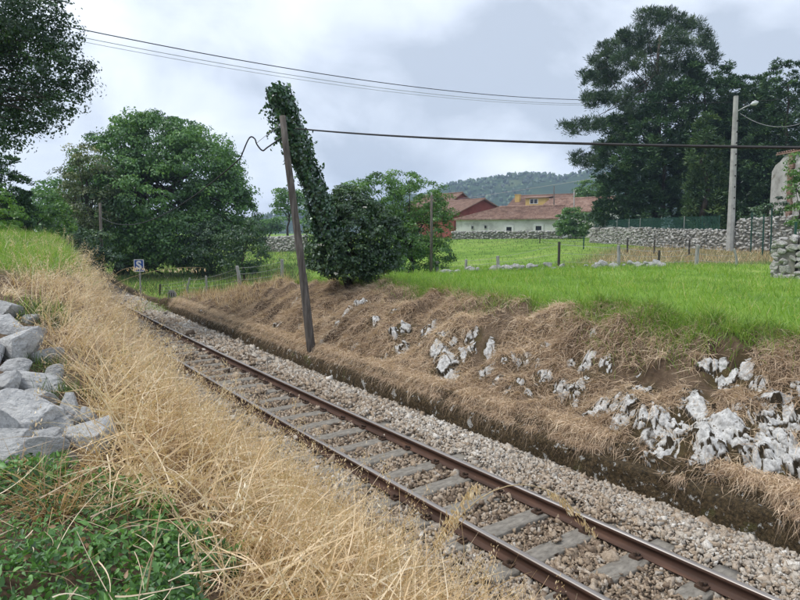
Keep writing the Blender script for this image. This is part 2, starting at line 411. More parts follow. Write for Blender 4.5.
M['grey_plaster'] = surf_mat('weathered_plaster', [(0.3, (0.24, 0.23, 0.21)), (0.5, (0.42, 0.41, 0.385)), (0.7, (0.55, 0.54, 0.515))], scale=0.9, detail=8, bump=0.4, bscale=5, rough=0.95, layers=[(1.6, 0.56, 0.10, (0.22, 0.20, 0.17)), (5.0, 0.62, 0.08, (0.15, 0.13, 0.11))])
M['red_plaster'] = surf_mat('red_plaster', [(0.3, (0.16, 0.045, 0.035)), (0.7, (0.27, 0.085, 0.065))], scale=0.7, bump=0.15, rough=0.95)
M['pink_plaster'] = surf_mat('faded_red_plaster', [(0.3, (0.26, 0.085, 0.065)), (0.7, (0.36, 0.14, 0.105))], scale=0.7, bump=0.15, rough=0.95)
M['yellow_plaster'] = surf_mat('yellow_plaster', [(0.3, (0.50, 0.34, 0.12)), (0.7, (0.62, 0.45, 0.18))], scale=0.8, bump=0.1, rough=0.95)
def tile_mat(name, stops, lay):
    m = surf_mat(name, stops, scale=1.1, detail=8, nrough=0.75, bump=0, rough=0.95, layers=lay)
    return m
M['tile'] = tile_mat('old_roof_tiles', [(0.28, (0.12, 0.075, 0.058)), (0.5, (0.30, 0.19, 0.145)), (0.72, (0.46, 0.34, 0.27))], [(3.5, 0.55, 0.12, (0.13, 0.085, 0.065)), (6.0, 0.62, 0.08, (0.46, 0.36, 0.28))])
M['tile2'] = tile_mat('brown_roof_tiles', [(0.28, (0.14, 0.085, 0.065)), (0.5, (0.24, 0.155, 0.12)), (0.72, (0.33, 0.23, 0.18))], [(3.5, 0.6, 0.12, (0.12, 0.075, 0.055))])
M['pane'] = surf_mat('dark_window_glass', [(0.3, (0.012, 0.013, 0.015)), (0.7, (0.03, 0.032, 0.036))], scale=2, bump=0, rough=0.15, spec=0.5)
M['opening'] = surf_mat('dark_opening', [(0.3, (0.02, 0.018, 0.015)), (0.7, (0.04, 0.035, 0.03))], scale=2, bump=0, rough=0.95)
M['white_paint'] = surf_mat('white_paint', [(0.3, (0.6, 0.6, 0.58)), (0.7, (0.74, 0.74, 0.72))], scale=3, bump=0.05, rough=0.7)
M['blue_sign'] = surf_mat('blue_sign', [(0.3, (0.02, 0.075, 0.30)), (0.7, (0.03, 0.10, 0.36))], scale=3, bump=0, rough=0.5)
M['brick'] = surf_mat('old_brick', [(0.3, (0.15, 0.085, 0.062)), (0.5, (0.24, 0.15, 0.115)), (0.7, (0.36, 0.28, 0.225))], scale=3, bump=0.6, bscale=5, rough=0.95)
M['bark'] = surf_mat('bark', [(0.3, (0.022, 0.018, 0.014)), (0.5, (0.05, 0.042, 0.034)), (0.7, (0.10, 0.088, 0.075))], scale=6, bump=0.8, bscale=12, bdist=0.05, rough=0.97, stretch=(2, 2, 0.4))
M['bark_pine'] = surf_mat('pine_bark', [(0.3, (0.03, 0.024, 0.02)), (0.5, (0.075, 0.06, 0.05)), (0.7, (0.13, 0.11, 0.095))], scale=4, bump=0.8, rough=0.97, stretch=(2, 2, 0.4))
M['straw'] = leaf_mat('straw', [(0.0, (0.14, 0.08, 0.038)), (0.25, (0.33, 0.205, 0.10)), (0.55, (0.52, 0.36, 0.19)), (0.8, (0.66, 0.50, 0.30)), (1.0, (0.76, 0.65, 0.47))], transl=0.25, gloss=0.05, tcol=1.1)
M['thatch'] = leaf_mat('dead_grass', [(0.0, (0.055, 0.036, 0.022)), (0.25, (0.15, 0.102, 0.065)), (0.55, (0.265, 0.195, 0.135)), (0.8, (0.37, 0.29, 0.21)), (1.0, (0.46, 0.385, 0.285))], transl=0.2, gloss=0.03, tcol=1.1)
M['grass'] = leaf_mat('green_grass', [(0.0, (0.06, 0.115, 0.014)), (0.35, (0.12, 0.22, 0.022)), (0.7, (0.18, 0.295, 0.034)), (0.92, (0.25, 0.34, 0.06)), (1.0, (0.40, 0.36, 0.15))], transl=0.4, gloss=0.05)
M['weed'] = leaf_mat('weed_grass', [(0.0, (0.03, 0.055, 0.018)), (0.4, (0.07, 0.13, 0.03)), (0.8, (0.14, 0.21, 0.06)), (1.0, (0.3, 0.28, 0.14))], transl=0.35, gloss=0.05)
M['ivy'] = leaf_mat('ivy_leaf', [(0.0, (0.012, 0.034, 0.016)), (0.5, (0.028, 0.068, 0.027)), (0.85, (0.05, 0.11, 0.036)), (1.0, (0.10, 0.17, 0.06))], transl=0.2, gloss=0.09, rough=0.35)
M['ground_ivy'] = leaf_mat('ground_ivy_leaf', [(0.0, (0.028, 0.06, 0.02)), (0.4, (0.055, 0.125, 0.03)), (0.8, (0.10, 0.21, 0.05)), (0.95, (0.17, 0.27, 0.10)), (1.0, (0.2, 0.12, 0.06))], transl=0.3, gloss=0.045, rough=0.5)
M['leaf_big'] = leaf_mat('broad_leaf', [(0.0, (0.018, 0.042, 0.014)), (0.5, (0.042, 0.095, 0.024)), (0.85, (0.075, 0.145, 0.034)), (1.0, (0.115, 0.19, 0.05))], transl=0.3, gloss=0.05)
M['leaf_olive'] = leaf_mat('olive_leaf', [(0.0, (0.03, 0.045, 0.018)), (0.5, (0.075, 0.10, 0.04)), (0.85, (0.15, 0.165, 0.08)), (1.0, (0.26, 0.25, 0.14))], transl=0.3, gloss=0.05)
M['leaf_oak'] = leaf_mat('oak_leaf', [(0.0, (0.012, 0.03, 0.014)), (0.5, (0.025, 0.058, 0.02)), (1.0, (0.055, 0.10, 0.03))], transl=0.3, gloss=0.05)
M['leaf_light'] = leaf_mat('light_leaf', [(0.0, (0.035, 0.085, 0.018)), (0.5, (0.075, 0.17, 0.032)), (0.85, (0.125, 0.24, 0.05)), (1.0, (0.18, 0.29, 0.07))], transl=0.35, gloss=0.05)
M['leaf_bright'] = leaf_mat('bright_leaf', [(0.0, (0.06, 0.14, 0.02)), (0.5, (0.13, 0.27, 0.04)), (1.0, (0.22, 0.36, 0.07))], transl=0.35, gloss=0.05)
M['leaf_dark'] = leaf_mat('dark_leaf', [(0.0, (0.012, 0.028, 0.011)), (0.5, (0.027, 0.058, 0.02)), (0.85, (0.05, 0.092, 0.03)), (1.0, (0.09, 0.14, 0.05))], transl=0.25, gloss=0.06)
M['needle'] = leaf_mat('pine_needle', [(0.0, (0.012, 0.026, 0.015)), (0.5, (0.03, 0.056, 0.027)), (0.85, (0.055, 0.088, 0.04)), (1.0, (0.085, 0.12, 0.055))], transl=0.15, gloss=0.04)
M['cypress'] = leaf_mat('cypress_spray', [(0.0, (0.012, 0.03, 0.016)), (0.5, (0.028, 0.062, 0.026)), (0.85, (0.055, 0.105, 0.036)), (1.0, (0.09, 0.15, 0.05))], transl=0.15, gloss=0.04)
M['young'] = leaf_mat('young_conifer_spray', [(0.0, (0.02, 0.045, 0.018)), (0.5, (0.05, 0.095, 0.036)), (0.85, (0.10, 0.16, 0.055)), (1.0, (0.15, 0.21, 0.075))], transl=0.2, gloss=0.04)
M['flower'] = leaf_mat('pale_flower', [(0.0, (0.5, 0.5, 0.42)), (1.0, (0.72, 0.72, 0.64))], transl=0.3, gloss=0.02)
M['hill'] = surf_mat('wooded_hill', [(0.3, (0.018, 0.036, 0.018)), (0.5, (0.035, 0.066, 0.028)), (0.72, (0.065, 0.105, 0.04))], scale=0.03, detail=10, nrough=0.75, bump=0, rough=1.0, spec=0.0, layers=[(0.006, 0.56, 0.05, (0.085, 0.115, 0.05))])

# ------------------------------------------------------------------ vegetation geometry
def unit(v): return v / np.maximum(np.linalg.norm(v, axis=-1, keepdims=True), 1e-9)
def rdir(n): return unit(RNG.normal(size=(n, 3)))
def ribbons(root, d, length, width, droop, segs=3, curl=0.15, tint=None, taper=0.15):
    """curved tapering blades; returns V, F, tint"""
    n = len(root)
    side = unit(np.cross(d, rdir(n)))
    cdir = unit(np.cross(d, side)) * RNG.normal(0, curl, (n, 1)) + side * RNG.normal(0, curl, (n, 1))
    s = np.linspace(0, 1, segs + 1)[None, :, None]
    P = root[:, None, :] + length[:, None, None] * (d[:, None, :] * s + cdir[:, None, :] * s * s)
    P[..., 2] -= (length * droop)[:, None] * s[..., 0] ** 2
    wd = width[:, None, None] * (1 - (1 - taper) * s ** 1.5) * 0.5
    V = np.stack([P - side[:, None, :] * wd, P + side[:, None, :] * wd], axis=2).reshape(n, -1, 3)
    b = (np.arange(n) * (segs + 1) * 2)[:, None]
    q = np.concatenate([np.stack([b + 2 * i, b + 2 * i + 1, b + 2 * i + 3, b + 2 * i + 2], -1) for i in range(segs)], 1).reshape(-1, 4)
    if tint is None: tint = RNG.random(n)
    return V.reshape(-1, 3), q, np.repeat(np.clip(tint, 0, 1), (segs + 1) * 2), P[:, -1]
def leaf_quads(c, nrm, size, aspect=0.6, fold=0.18, tint=None, along=None):
    """folded rhombic leaves"""
    n = len(c)
    a = unit(np.cross(nrm, rdir(n))) if along is None else unit(along)
    b = unit(np.cross(nrm, a)); nn = np.cross(a, b)
    L = size[:, None]
    v0 = c - a * L * 0.5; v2 = c + a * L * 0.5 - nn * L * fold * 0.5
    v1 = c + b * L * aspect * 0.5 + nn * L * fold * 0.5; v3 = c - b * L * aspect * 0.5 + nn * L * fold * 0.5
    V = np.stack([v0, v1, v2, v3], 1).reshape(-1, 3)
    q = np.arange(n * 4).reshape(-1, 4)
    if tint is None: tint = RNG.random(n)
    return V, q, np.repeat(np.clip(tint, 0, 1), 4)
def lobe_clumps(lobes, dens, shell=(0.55, 1.0), inner=0.55):
    """clump centres spread through the outer part of a union of ellipsoids; lobes: (centre, radius xyz)"""
    C, O = [], []
    for c, R in lobes:
        R = np.asarray(R, float)
        n = max(4, int(dens * (R[0] * R[2] * 4 + R[0] * R[1] * 2)))
        d = rdir(n); rr = RNG.uniform(shell[0] ** 3, shell[1] ** 3, (n, 1)) ** (1 / 3)
        C.append(np.asarray(c) + d * R * rr); O.append(d)
    C = np.concatenate(C); O = np.concatenate(O)
    keep = np.ones(len(C), bool)
    for c, R in lobes:
        q = np.linalg.norm((C - np.asarray(c)) / np.asarray(R, float), axis=1)
        keep &= q > inner
    return C[keep], O[keep]
def crown_mesh(name, lobes, mat, dens, clump_r, per, leaf, aspect=0.6, up=0.8, flat=0.6, shell=(0.55, 1.0), inner=0.5, kind='leaf', jitter=0.45):
    C, O = lobe_clumps(lobes, dens, shell, inner)
    nC = len(C)
    k = RNG.integers(int(per * 0.6), int(per * 1.4) + 1, nC)
    idx = np.repeat(np.arange(nC), k); n = len(idx)
    cr_ = clump_r * RNG.uniform(0.6, 1.4, nC)
    g_ = RNG.normal(size=(n, 3)); g_ = g_ * np.minimum(1, 1.7 / np.maximum(np.linalg.norm(g_, axis=1, keepdims=True), 1e-6))
    off = g_ * np.array([1, 1, flat]) * cr_[idx][:, None] * 0.6
    if kind == 'needle':
        dome = unit(rdir(n) + np.array([0, 0, .55])); rr_ = RNG.uniform(.35, 1.0, (n, 1)) * cr_[idx][:, None]
        pos = C[idx] + dome * rr_ * np.array([1, 1, flat]); dirs = unit(dome + rdir(n) * .5 + np.array([0, 0, .3]))
        V, q, t = leaf_quads(pos, rdir(n), leaf * RNG.uniform(0.7, 1.3, n), aspect, 0.05, None, dirs)
    elif kind == 'spray':
        dome = unit(rdir(n) + O[idx] * .7 + np.array([0, 0, .35])); rr_ = RNG.uniform(.4, 1.05, (n, 1)) * cr_[idx][:, None]
        dirs = unit(dome * np.array([1, 1, .5]) + rdir(n) * 0.5 + np.array([0, 0, 0.1]))
        V, q, t = leaf_quads(C[idx] + dome * rr_ * np.array([1, 1, flat]), unit(dome + rdir(n) * .5 + np.array([0, 0, 0.5])), leaf * RNG.uniform(0.6, 1.4, n), aspect, 0.12, None, dirs)
    else:
        # leaves sit on the upper, outer side of each clump
        dome = unit(rdir(n) + O[idx] * .45 + np.array([0, 0, up * .8])); rr_ = np.where(RNG.random((n, 1)) < .75, RNG.uniform(.7, 1.05, (n, 1)), RNG.uniform(.1, .8, (n, 1))) * cr_[idx][:, None]
        nr = unit(dome + rdir(n) * 0.55)
        V, q, t = leaf_quads(C[idx] + dome * rr_ * np.array([1, 1, flat]) + off * .25, nr, leaf * RNG.uniform(0.6, 1.4, n), aspect)
    ct = RNG.normal(0.45, 0.2, nC)
    tint = np.clip(ct[idx] + RNG.normal(0, 0.18, n), 0, 1)
    return mesh_np(name, V, q, mat, {'tint': np.repeat(tint, 4)})
def px_lobes(D, items, squash=1.0):
    """items: (px, py, radius px x, radius px y, depth offset m)"""
    out = []
    for it in items:
        px, py, rx, ry, dd = it
        c = W(px, py, D + dd); s = (D + dd) / F
        out.append((c, (rx * s, rx * s * squash, ry * s)))
    return out
def tree(name, label, base, lobes, mat, bark='bark', trunk_r=0.3, group=None, cat='tree', trunk_top=None, seed=1, limbs=True, limb_n=3, limb_r=.55, wig=0.25, crown_name='crown', **kw):
    rnd = random.Random(seed)
    root = empty(name, base, label, cat, group)
    b = np.asarray(base, float)
    cen = np.mean([c for c, R in lobes], axis=0)
    top = np.asarray(trunk_top if trunk_top is not None else cen + np.array([0, 0, 0.2 * (cen[2] - b[2])]), float)
    mb = MB()
    pts = []; rad = []
    for i in range(9):
        s = i / 8
        p = b * (1 - s) + top * s + np.array([rnd.uniform(-1, 1), rnd.uniform(-1, 1), 0]) * wig * (1 if 0 < i < 8 else 0) - (np.array([0, 0, 0.25]) if i == 0 else 0)
        pts.append(p); rad.append(trunk_r * (1.25 if i == 0 else 1) * (1 - 0.82 * s))
    mb.tube(pts, rad, 9)
    if limbs:
        for c, R in lobes:
            for rep in range(limb_n):
                s0 = rnd.uniform(0.4, 0.95); j = s0 * 8; i0 = int(j)
                st = pts[i0] + (pts[min(i0 + 1, 8)] - pts[i0]) * (j - i0)
                en = np.asarray(c) + np.array([rnd.uniform(-.75, .75), rnd.uniform(-.75, .75), rnd.uniform(-.55, .7)]) * np.asarray(R)
                mid = st * 0.5 + en * 0.5 + np.array([rnd.uniform(-.1, .1), rnd.uniform(-.1, .1), 0.08]) * np.linalg.norm(en - st)
                r0 = trunk_r * (1 - 0.8 * s0) * limb_r
                lp = [st * (1 - u) ** 2 + mid * 2 * u * (1 - u) + en * u * u for u in np.linspace(0, 1, 6)]
                mb.tube(lp, [r0 * (1 - 0.8 * u) for u in np.linspace(0, 1, 6)], 6)
    mb.build('trunk', M[bark], root, smooth=True, local=b)
    me = crown_mesh('crown', lobes, M[mat], **kw)
    o = obj(crown_name, me, root, kind='stuff'); o.location = (-b[0], -b[1], -b[2])
    return root
def frame_root(o, base):
    o.location = (-float(base[0]), -float(base[1]), -float(base[2]))

# ------------------------------------------------------------------ rocks
def ico(sub):
    t = (1 + 5 ** 0.5) / 2
    v = [(-1, t, 0), (1, t, 0), (-1, -t, 0), (1, -t, 0), (0, -1, t), (0, 1, t), (0, -1, -t), (0, 1, -t), (t, 0, -1), (t, 0, 1), (-t, 0, -1), (-t, 0, 1)]
    f = [(0, 11, 5), (0, 5, 1), (0, 1, 7), (0, 7, 10), (0, 10, 11), (1, 5, 9), (5, 11, 4), (11, 10, 2), (10, 7, 6), (7, 1, 8), (3, 9, 4), (3, 4, 2), (3, 2, 6), (3, 6, 8), (3, 8, 9), (4, 9, 5), (2, 4, 11), (6, 2, 10), (8, 6, 7), (9, 8, 1)]
    v = [Vector(p).normalized() for p in v]
    for _ in range(sub):
        cache = {}; nf = []
        def mid(a, b):
            k = (min(a, b), max(a, b))
            if k not in cache:
                v.append(((v[a] + v[b]) / 2).normalized()); cache[k] = len(v) - 1
            return cache[k]
        for a, b, c in f:
            x, y, z = mid(a, b), mid(b, c), mid(c, a)
            nf += [(a, x, z), (b, y, x), (c, z, y), (x, y, z)]
        f = nf
    return np.array([tuple(p) for p in v]), np.array(f, np.int32)
ICO = {i: ico(i) for i in range(4)}
ICO[-1] = (np.array([(x, y, z) for x in (-.62, .62) for y in (-.62, .62) for z in (-.62, .62)]), np.array([(0, 1, 3), (0, 3, 2), (4, 6, 7), (4, 7, 5), (0, 4, 5), (0, 5, 1), (2, 3, 7), (2, 7, 6), (0, 2, 6), (0, 6, 4), (1, 5, 7), (1, 7, 3)], np.int32))
def rock_shape(sub, seed, cuts=10, depth=(0.45, 0.85), rough=0.06, blocky=0):
    r = np.random.default_rng(seed)
    V, Fc = ICO[sub]; V = V.copy()
    if blocky: V = np.sign(V) * np.abs(V) ** blocky; V = V / np.abs(V).max()
    for _ in range(cuts):
        n = r.normal(size=3); n /= np.linalg.norm(n); d = r.uniform(*depth)
        V = V - np.maximum(V @ n - d, 0)[:, None] * n
    if rough:
        o = seed * 3.7
        V = V * (1 + rough * fbm(V[:, 0] * 2.2 + o, V[:, 1] * 2.2, V[:, 2] * 2.2, seed=seed, oct=4)[:, None])
        V = V + 0.35 * rough * np.stack([fbm(V[:, 0] * 5 + o, V[:, 1] * 5, V[:, 2] * 5, seed=seed + k, oct=2) for k in range(3)], 1)
    return V, Fc
def boulder_shape(seed):
    V, Fc = rock_shape(4, seed, 15, (0.50, 0.98), 0.05, 0.5); o = seed * 1.7
    rid = 1 - np.abs(fbm(V[:, 0] * 2.1 + o, V[:, 1] * 2.1, V[:, 2] * 3.5, seed=seed, oct=3)) * 2.4
    n_ = unit(V)
    return V + n_ * (-.05 * np.clip(rid - .72, 0, 1) * 3.0 + .035 * fbm(V[:, 0] * 7 + o, V[:, 1] * 7, V[:, 2] * 7, seed=seed + 3, oct=3) + .014 * vnoise(V[:, 0] * 22, V[:, 1] * 22 + o, V[:, 2] * 22, seed=seed + 5))[:, None], Fc
ICO[4] = ico(4)
ROCKS = [mesh_np('stone', *rock_shape(2, 100 + i, 9, (0.5, 0.95), 0.08, 0.55), M['pale_stone']) for i in range(8)]
BOULDERS = [mesh_np('boulder', *boulder_shape(300 + i), M['boulder']) for i in range(8)]
STONES = [mesh_np('stone', *rock_shape(2, 500 + i, 9, (0.5, 0.95), 0.08, 0.5), M['field_stone']) for i in range(8)]
def stone_cloud(C, size, rots=None, sub=0, squash=(1, 1, 1), tint=None, nshape=12, seed=900, cuts=6):
    """joins many small stones: C (n,3), size (n,3)"""
    n = len(C)
    A = np.stack([rock_shape(sub, seed + i, cuts, (0.3, 0.8), 0.0)[0] * np.random.default_rng(seed + 50 + i).uniform(.7, 1.35, 3) + (0.24 if sub < 0 else 0.16) * np.random.default_rng(seed + i).normal(size=ICO[sub][0].shape) for i in range(nshape)])
    Fc = ICO[sub][1]; nv = A.shape[1]
    sh = RNG.integers(0, nshape, n)
    q = RNG.normal(size=(n, 4)); q /= np.linalg.norm(q, axis=1, keepdims=True)
    w, x, y, z = q.T
    Rm = np.stack([1 - 2 * (y * y + z * z), 2 * (x * y - z * w), 2 * (x * z + y * w), 2 * (x * y + z * w), 1 - 2 * (x * x + z * z), 2 * (y * z - x * w), 2 * (x * z - y * w), 2 * (y * z + x * w), 1 - 2 * (x * x + y * y)], 1).reshape(n, 3, 3)
    P = np.einsum('nij,nvj->nvi', Rm, A[sh]) * size[:, None, :] + C[:, None, :]
    Fa = (Fc[None] + (np.arange(n) * nv)[:, None, None]).reshape(-1, 3)
    return P.reshape(-1, 3), Fa, np.repeat(tint if tint is not None else RNG.random(n), nv)

# where limestone shows through the right bank (photo pixels: centre and size)
ROCKPX = [(361,302,15,8),(347,312,8,8),(376,321,7,17),(395,310,11,12),(394,330,10,14),(405,327,9,25),(403,352,12,14),(429,332,16,11),(443,335,11,7),(472,340,13,16),(436,354,11,16),(446,366,22,25),(464,356,12,11),(453,343,6,9),(490,350,12,12),(505,360,7,8),(514,358,6,12),(528,358,11,10),(546,346,8,9),(486,371,16,11),(497,382,11,15),(519,367,7,8),(536,367,8,9),(520,382,7,11),(543,375,15,10),(530,394,10,9),(558,393,9,11),(355,350,8,7),(383,360,8,7),
 (595,332,9,7),(546,376,13,10),(587,366,20,14),(607,365,13,14),(562,389,15,16),(577,390,13,14),(587,379,10,9),(598,412,20,23),(615,408,15,20),(630,405,15,24),(642,393,13,21),(620,420,13,13),(646,425,13,30),(661,425,15,20),(657,436,12,10),(690,424,36,36),(722,432,36,42),(706,445,24,22),(670,453,42,18),(757,423,15,14),(720,382,19,20),(740,375,27,13),(758,385,17,15),(786,424,27,33),(780,450,26,36),(766,463,24,28),(794,463,20,33),(797,387,10,10),(745,440,14,20),(700,455,20,12),
 (256,327,7,6),(276,327,10,7),(295,302,6,5),(346,312,8,8),(356,302,8,8),(337,323,6,6),(319,345,10,9),(268,333,6,5),(300,330,6,5),(420,345,6,6),(475,395,7,6),(508,390,7,7),(570,365,7,6),(640,375,7,6),(685,400,9,7),(735,410,9,9),(770,400,9,8),(612,430,9,7),(575,405,7,7)]
ROCKPOS = []
for (px_, py_, w_, h_) in ROCKPX:
    P = march(px_, py_); ROCKPOS.append((*P, (w_ + h_) / 2 * np.linalg.norm(P - np.array([0, 0, CZ])) / F))
RP = np.array(ROCKPOS)
def rock_near(x, y):
    """0..1 closeness to an outcrop, for moss on the ground around it"""
    out = np.zeros(len(x)); m_ = np.where((x > 6) & (x < 11) & (y > 0) & (y < 30))[0]
    for k0 in range(0, len(m_), 20000):
        ii_ = m_[k0:k0 + 20000]; dd_ = np.sqrt((x[ii_, None] - RP[None, :, 0]) ** 2 + (y[ii_, None] - RP[None, :, 1]) ** 2) / RP[None, :, 3]
        out[ii_] = sm((.95 - dd_.min(1)) / .4)
    return out

# ================================================================== SETTING
def axis(fine, grow, lim):
    a = list(np.arange(fine[0], fine[1] + 1e-6, fine[2]))
    st = fine[2]; x = a[-1]
    while x < lim: st *= grow; x += st; a.append(x)
    st = fine[2]; x = a[0]; lo = []
    while x > -lim: st *= grow; x -= st; lo.append(x)
    return np.array(lo[::-1] + a)
gx = axis((-0.5, 10.5, 0.09), 1.09, 1200)
gy = axis((1.0, 26, 0.125), 1.075, 1200)
GX, GY = np.meshgrid(gx, gy, indexing='xy')
GZ = hz(GX, GY)
ny, nx = GX.shape
ii = (np.arange(ny - 1)[:, None] * nx + np.arange(nx - 1)[None, :])
gf = np.stack([ii, ii + 1, ii + nx + 1, ii + nx], -1).reshape(-1, 4)
def zones(x, y):
    r = x - drift(y)
    n1 = fbm(x * 0.8, y * 0.8, seed=41); n2 = fbm(x * 2.5, y * 2.5, seed=43)
    bed = sm((r - 3.0 + 0.25 * n2) / 0.3) * sm((6.55 - r) / 0.06)
    edge = 9.0 + 0.35 * n2 + 0.2 * n1
    green_r = sm((r - edge) / 0.25)
    endmask = sm((y - 26) / 4)
    green_r = np.maximum(green_r, endmask * sm((r - 6.9) / 0.6))
    # dry strip on the field below the far stone wall
    pxx, pyy, dd = to_px(np.stack([x, y, hz(x, y, False)], -1))
    dryfield = sm((pxx - 540) / 60) * sm((dd - 24) / 6) * sm((52 - dd) / 8) * sm((pxx - 560) / 60 + (40 - dd) / 25)
    green_l = sm((y - 10 + 2 * n1) / 4) * sm((crest_x(y) + 0.55 + 0.4 * n2 - r) / 0.4)
    green_l = np.maximum(green_l, sm((y - 40) / 10) * sm((2.7 - r) / 0.3))
    green = np.where(r > 4.5, green_r * (1 - 0.8 * dryfield), green_l)
    moss = np.maximum(sm((r - 6.5) / 0.1) * sm((6.85 + 0.2 * n2 - r) / 0.15), rock_near(x, y) * .8)
    dry = np.clip(0.55 + 1.6 * n2 + 0.8 * n1, 0, 1)
    dry = np.where((r > 9), np.maximum(dry, dryfield), dry)
    return dict(bed=bed, green=green, moss=np.clip(moss, 0, 1), dry=dry)
gz = zones(GX.ravel(), GY.ravel())
ground = obj('ground', mesh_np('ground', np.stack([GX, GY, GZ], -1).reshape(-1, 3), gf, M['ground'], gz, smooth=True), kind='structure')

# distant wooded hills
def hill(name, D, prof, depth, seed, woods):
    """prof: (px, py top) control points"""
    pxs = np.linspace(prof[0][0], prof[-1][0], 260)
    tops = np.interp(pxs, [p[0] for p in prof], [p[1] for p in prof])
    rows = 26
    V = np.zeros((rows, len(pxs), 3))
    for j in range(rows):
        s = j / (rows - 1)
        Dj = D + depth * s
        hgt = math.sin(min(s / 0.75, 1) * math.pi / 2) if s < 0.75 else math.cos((s - 0.75) / 0.25 * math.pi / 2)
        for i, px in enumerate(pxs):
            a = W(px, 233, Dj)
            zt = W(px, tops[i], D + depth * 0.75)[2]
            V[j, i] = (a[0], a[1], 1.0 + (zt - 1.0) * hgt)
    V[..., 2] += 5 * fbm(V[..., 0] * 0.012, V[..., 1] * 0.012, seed=seed) * np.sin(np.linspace(0, math.pi, rows))[:, None]
    n = len(pxs)
    q = (np.arange(rows - 1)[:, None] * n + np.arange(n - 1)[None, :])
    f_ = np.stack([q, q + 1, q + n + 1, q + n], -1).reshape(-1, 4)
    obj(name, mesh_np(name, V.reshape(-1, 3), f_, M['hill'], smooth=True), kind='structure')
    # tree canopy covering the slope, too far to count
    pts = V.reshape(-1, 3); k = RNG.integers(0, (rows - 3) * n, woods)
    C = pts[k] + RNG.normal(0, 5, (woods, 3)) * np.array([1, 1, 0.15]) + np.array([0, 0, 1.5])
    keep = fbm(C[:, 0] * 0.008, C[:, 1] * 0.008, seed=77) > -0.16
    C = C[keep]
    ridge = np.repeat(V[int(rows * 0.72)], 2, 0); ridge = ridge[RNG.random(len(ridge)) < 0.55] + RNG.normal(0, 3, (1, 3)) + np.array([0, 0, 2.2])
    C = np.concatenate([C, ridge])
    sz = RNG.uniform(1.6, 4.2, (len(C), 1)) * np.array([[0.9, 0.9, 1.15]]) * RNG.uniform(0.7, 1.15, (len(C), 3))
    Vw, Fw, t = stone_cloud(C, sz, sub=0, seed=1200)
    obj('distant_wood', mesh_np('distant_wood', Vw, Fw, M['leaf_dark'], {'tint': t}), kind='stuff', label='dark trees covering the distant hillside', cat=None)
hill('hill', 650, [(120, 232), (240, 222), (300, 212), (370, 203), (430, 193), (455, 186), (480, 182), (515, 176), (530, 175), (560, 180), (580, 176), (600, 170), (640, 160), (700, 158), (800, 168), (900, 190), (1000, 220)], 330, 5, 6500)

# ================================================================== TRACK
def railx(base, y): return base + drift(y)
track = empty('railway_track', (TC, 0, -0.3), 'single line railway track with rusty rails on grey sleepers', 'railway track')
ys = np.concatenate([np.arange(-6, 34, 0.5), np.arange(34, 90, 2.0)])
prof = [(-.058, -.14), (.058, -.14), (.058, -.131), (.014, -.112), (.009, -.10), (.009, -.048), (.028, -.036), (.031, -.028), (.031, -.008), (.024, -.001), (.012, .0008), (-.012, .0008), (-.024, -.001), (-.031, -.008), (-.031, -.028), (-.028, -.036), (-.009, -.048), (-.009, -.10), (-.014, -.112), (-.058, -.131)]
for base in (LR, RR):
    V = np.array([[(railx(base, y) + px_, y, pz) for px_, pz in prof] for y in ys]).reshape(-1, 3) - np.array([TC, 0, -0.3])
    npf = len(prof); q = []; fm = []
    for i in range(len(ys) - 1):
        for k in range(npf):
            k2 = (k + 1) % npf
            q.append((i * npf + k, i * npf + k2, (i + 1) * npf + k2, (i + 1) * npf + k)); fm.append(1 if k in (8, 9, 10, 11, 12) else 0)
    obj('rail', mesh_np('rail', V, np.array(q), None, mats=[M['rail_side'], M['rail_top']], fmat=fm), track)
def sleeper_mesh(seed):
    r = np.random.default_rng(seed)
    nxs = 22; V = []; prof_s = [(-.105, -.16), (-.112, -.05), (-.108, -.008), (-.098, 0), (-.04, .002), (.04, .001), (.098, 0), (.108, -.008), (.112, -.05), (.105, -.16)]
    for i in range(nxs):
        x = -0.95 + 1.9 * i / (nxs - 1)
        for (py_, pz) in prof_s:
            V.append((x + r.normal(0, .004), py_ + r.normal(0, .0035), pz + r.normal(0, .003)))
    V = np.array(V); m_ = len(prof_s); q = []
    for i in range(nxs - 1):
        for k in range(m_ - 1): q.append((i * m_ + k, (i + 1) * m_ + k, (i + 1) * m_ + k + 1, i * m_ + k + 1))
    caps = np.array([[k, k + 1, m_ - 2 - k, m_ - 1 - k] for k in range(m_ // 2 - 1)])
    caps2 = caps[:, ::-1] + (nxs - 1) * m_
    return mesh_np('sleeper', V, [np.array(q), caps, caps2], M['sleeper'])
SLEEP = [sleeper_mesh(60 + i) for i in range(5)]
cm = MB(); cm.box((0, 0, .012), (.075, .10, .024)); cm.box((-.02, 0, .032), (.045, .05, .02)); cm.tube([(.012, 0, .02), (.012, 0, .062)], .015, 6)
clip_o = cm.build('clip', M['clip']); clip_me = clip_o.data; bpy.data.objects.remove(clip_o)
sy = 0.1
k = 0
SLY = []
while sy < 31:
    SLY.append(sy)
    o = obj('sleeper', SLEEP[k % 5], track)
    ang = -math.atan(0.0028 * max(sy - 4, 0)) + random.uniform(-.02, .02)
    o.location = (railx(TC, sy) - TC + random.uniform(-.03, .03), sy, -0.143 + 0.3 + random.uniform(-.006, .003))
    o.rotation_euler = (random.uniform(-.01, .01), 0, ang)
    if 1.2 < sy < 16:
        for bx in (LR - TC, RR - TC):
            for sgn in (-1, 1):
                c = obj('clip', clip_me, o); c.location = (bx + sgn * 0.088, random.uniform(-.012, .012), 0.001); c.rotation_euler = (0, 0, 0 if sgn > 0 else math.pi)
    sy += 0.59 + random.uniform(-.012, .012); k += 1

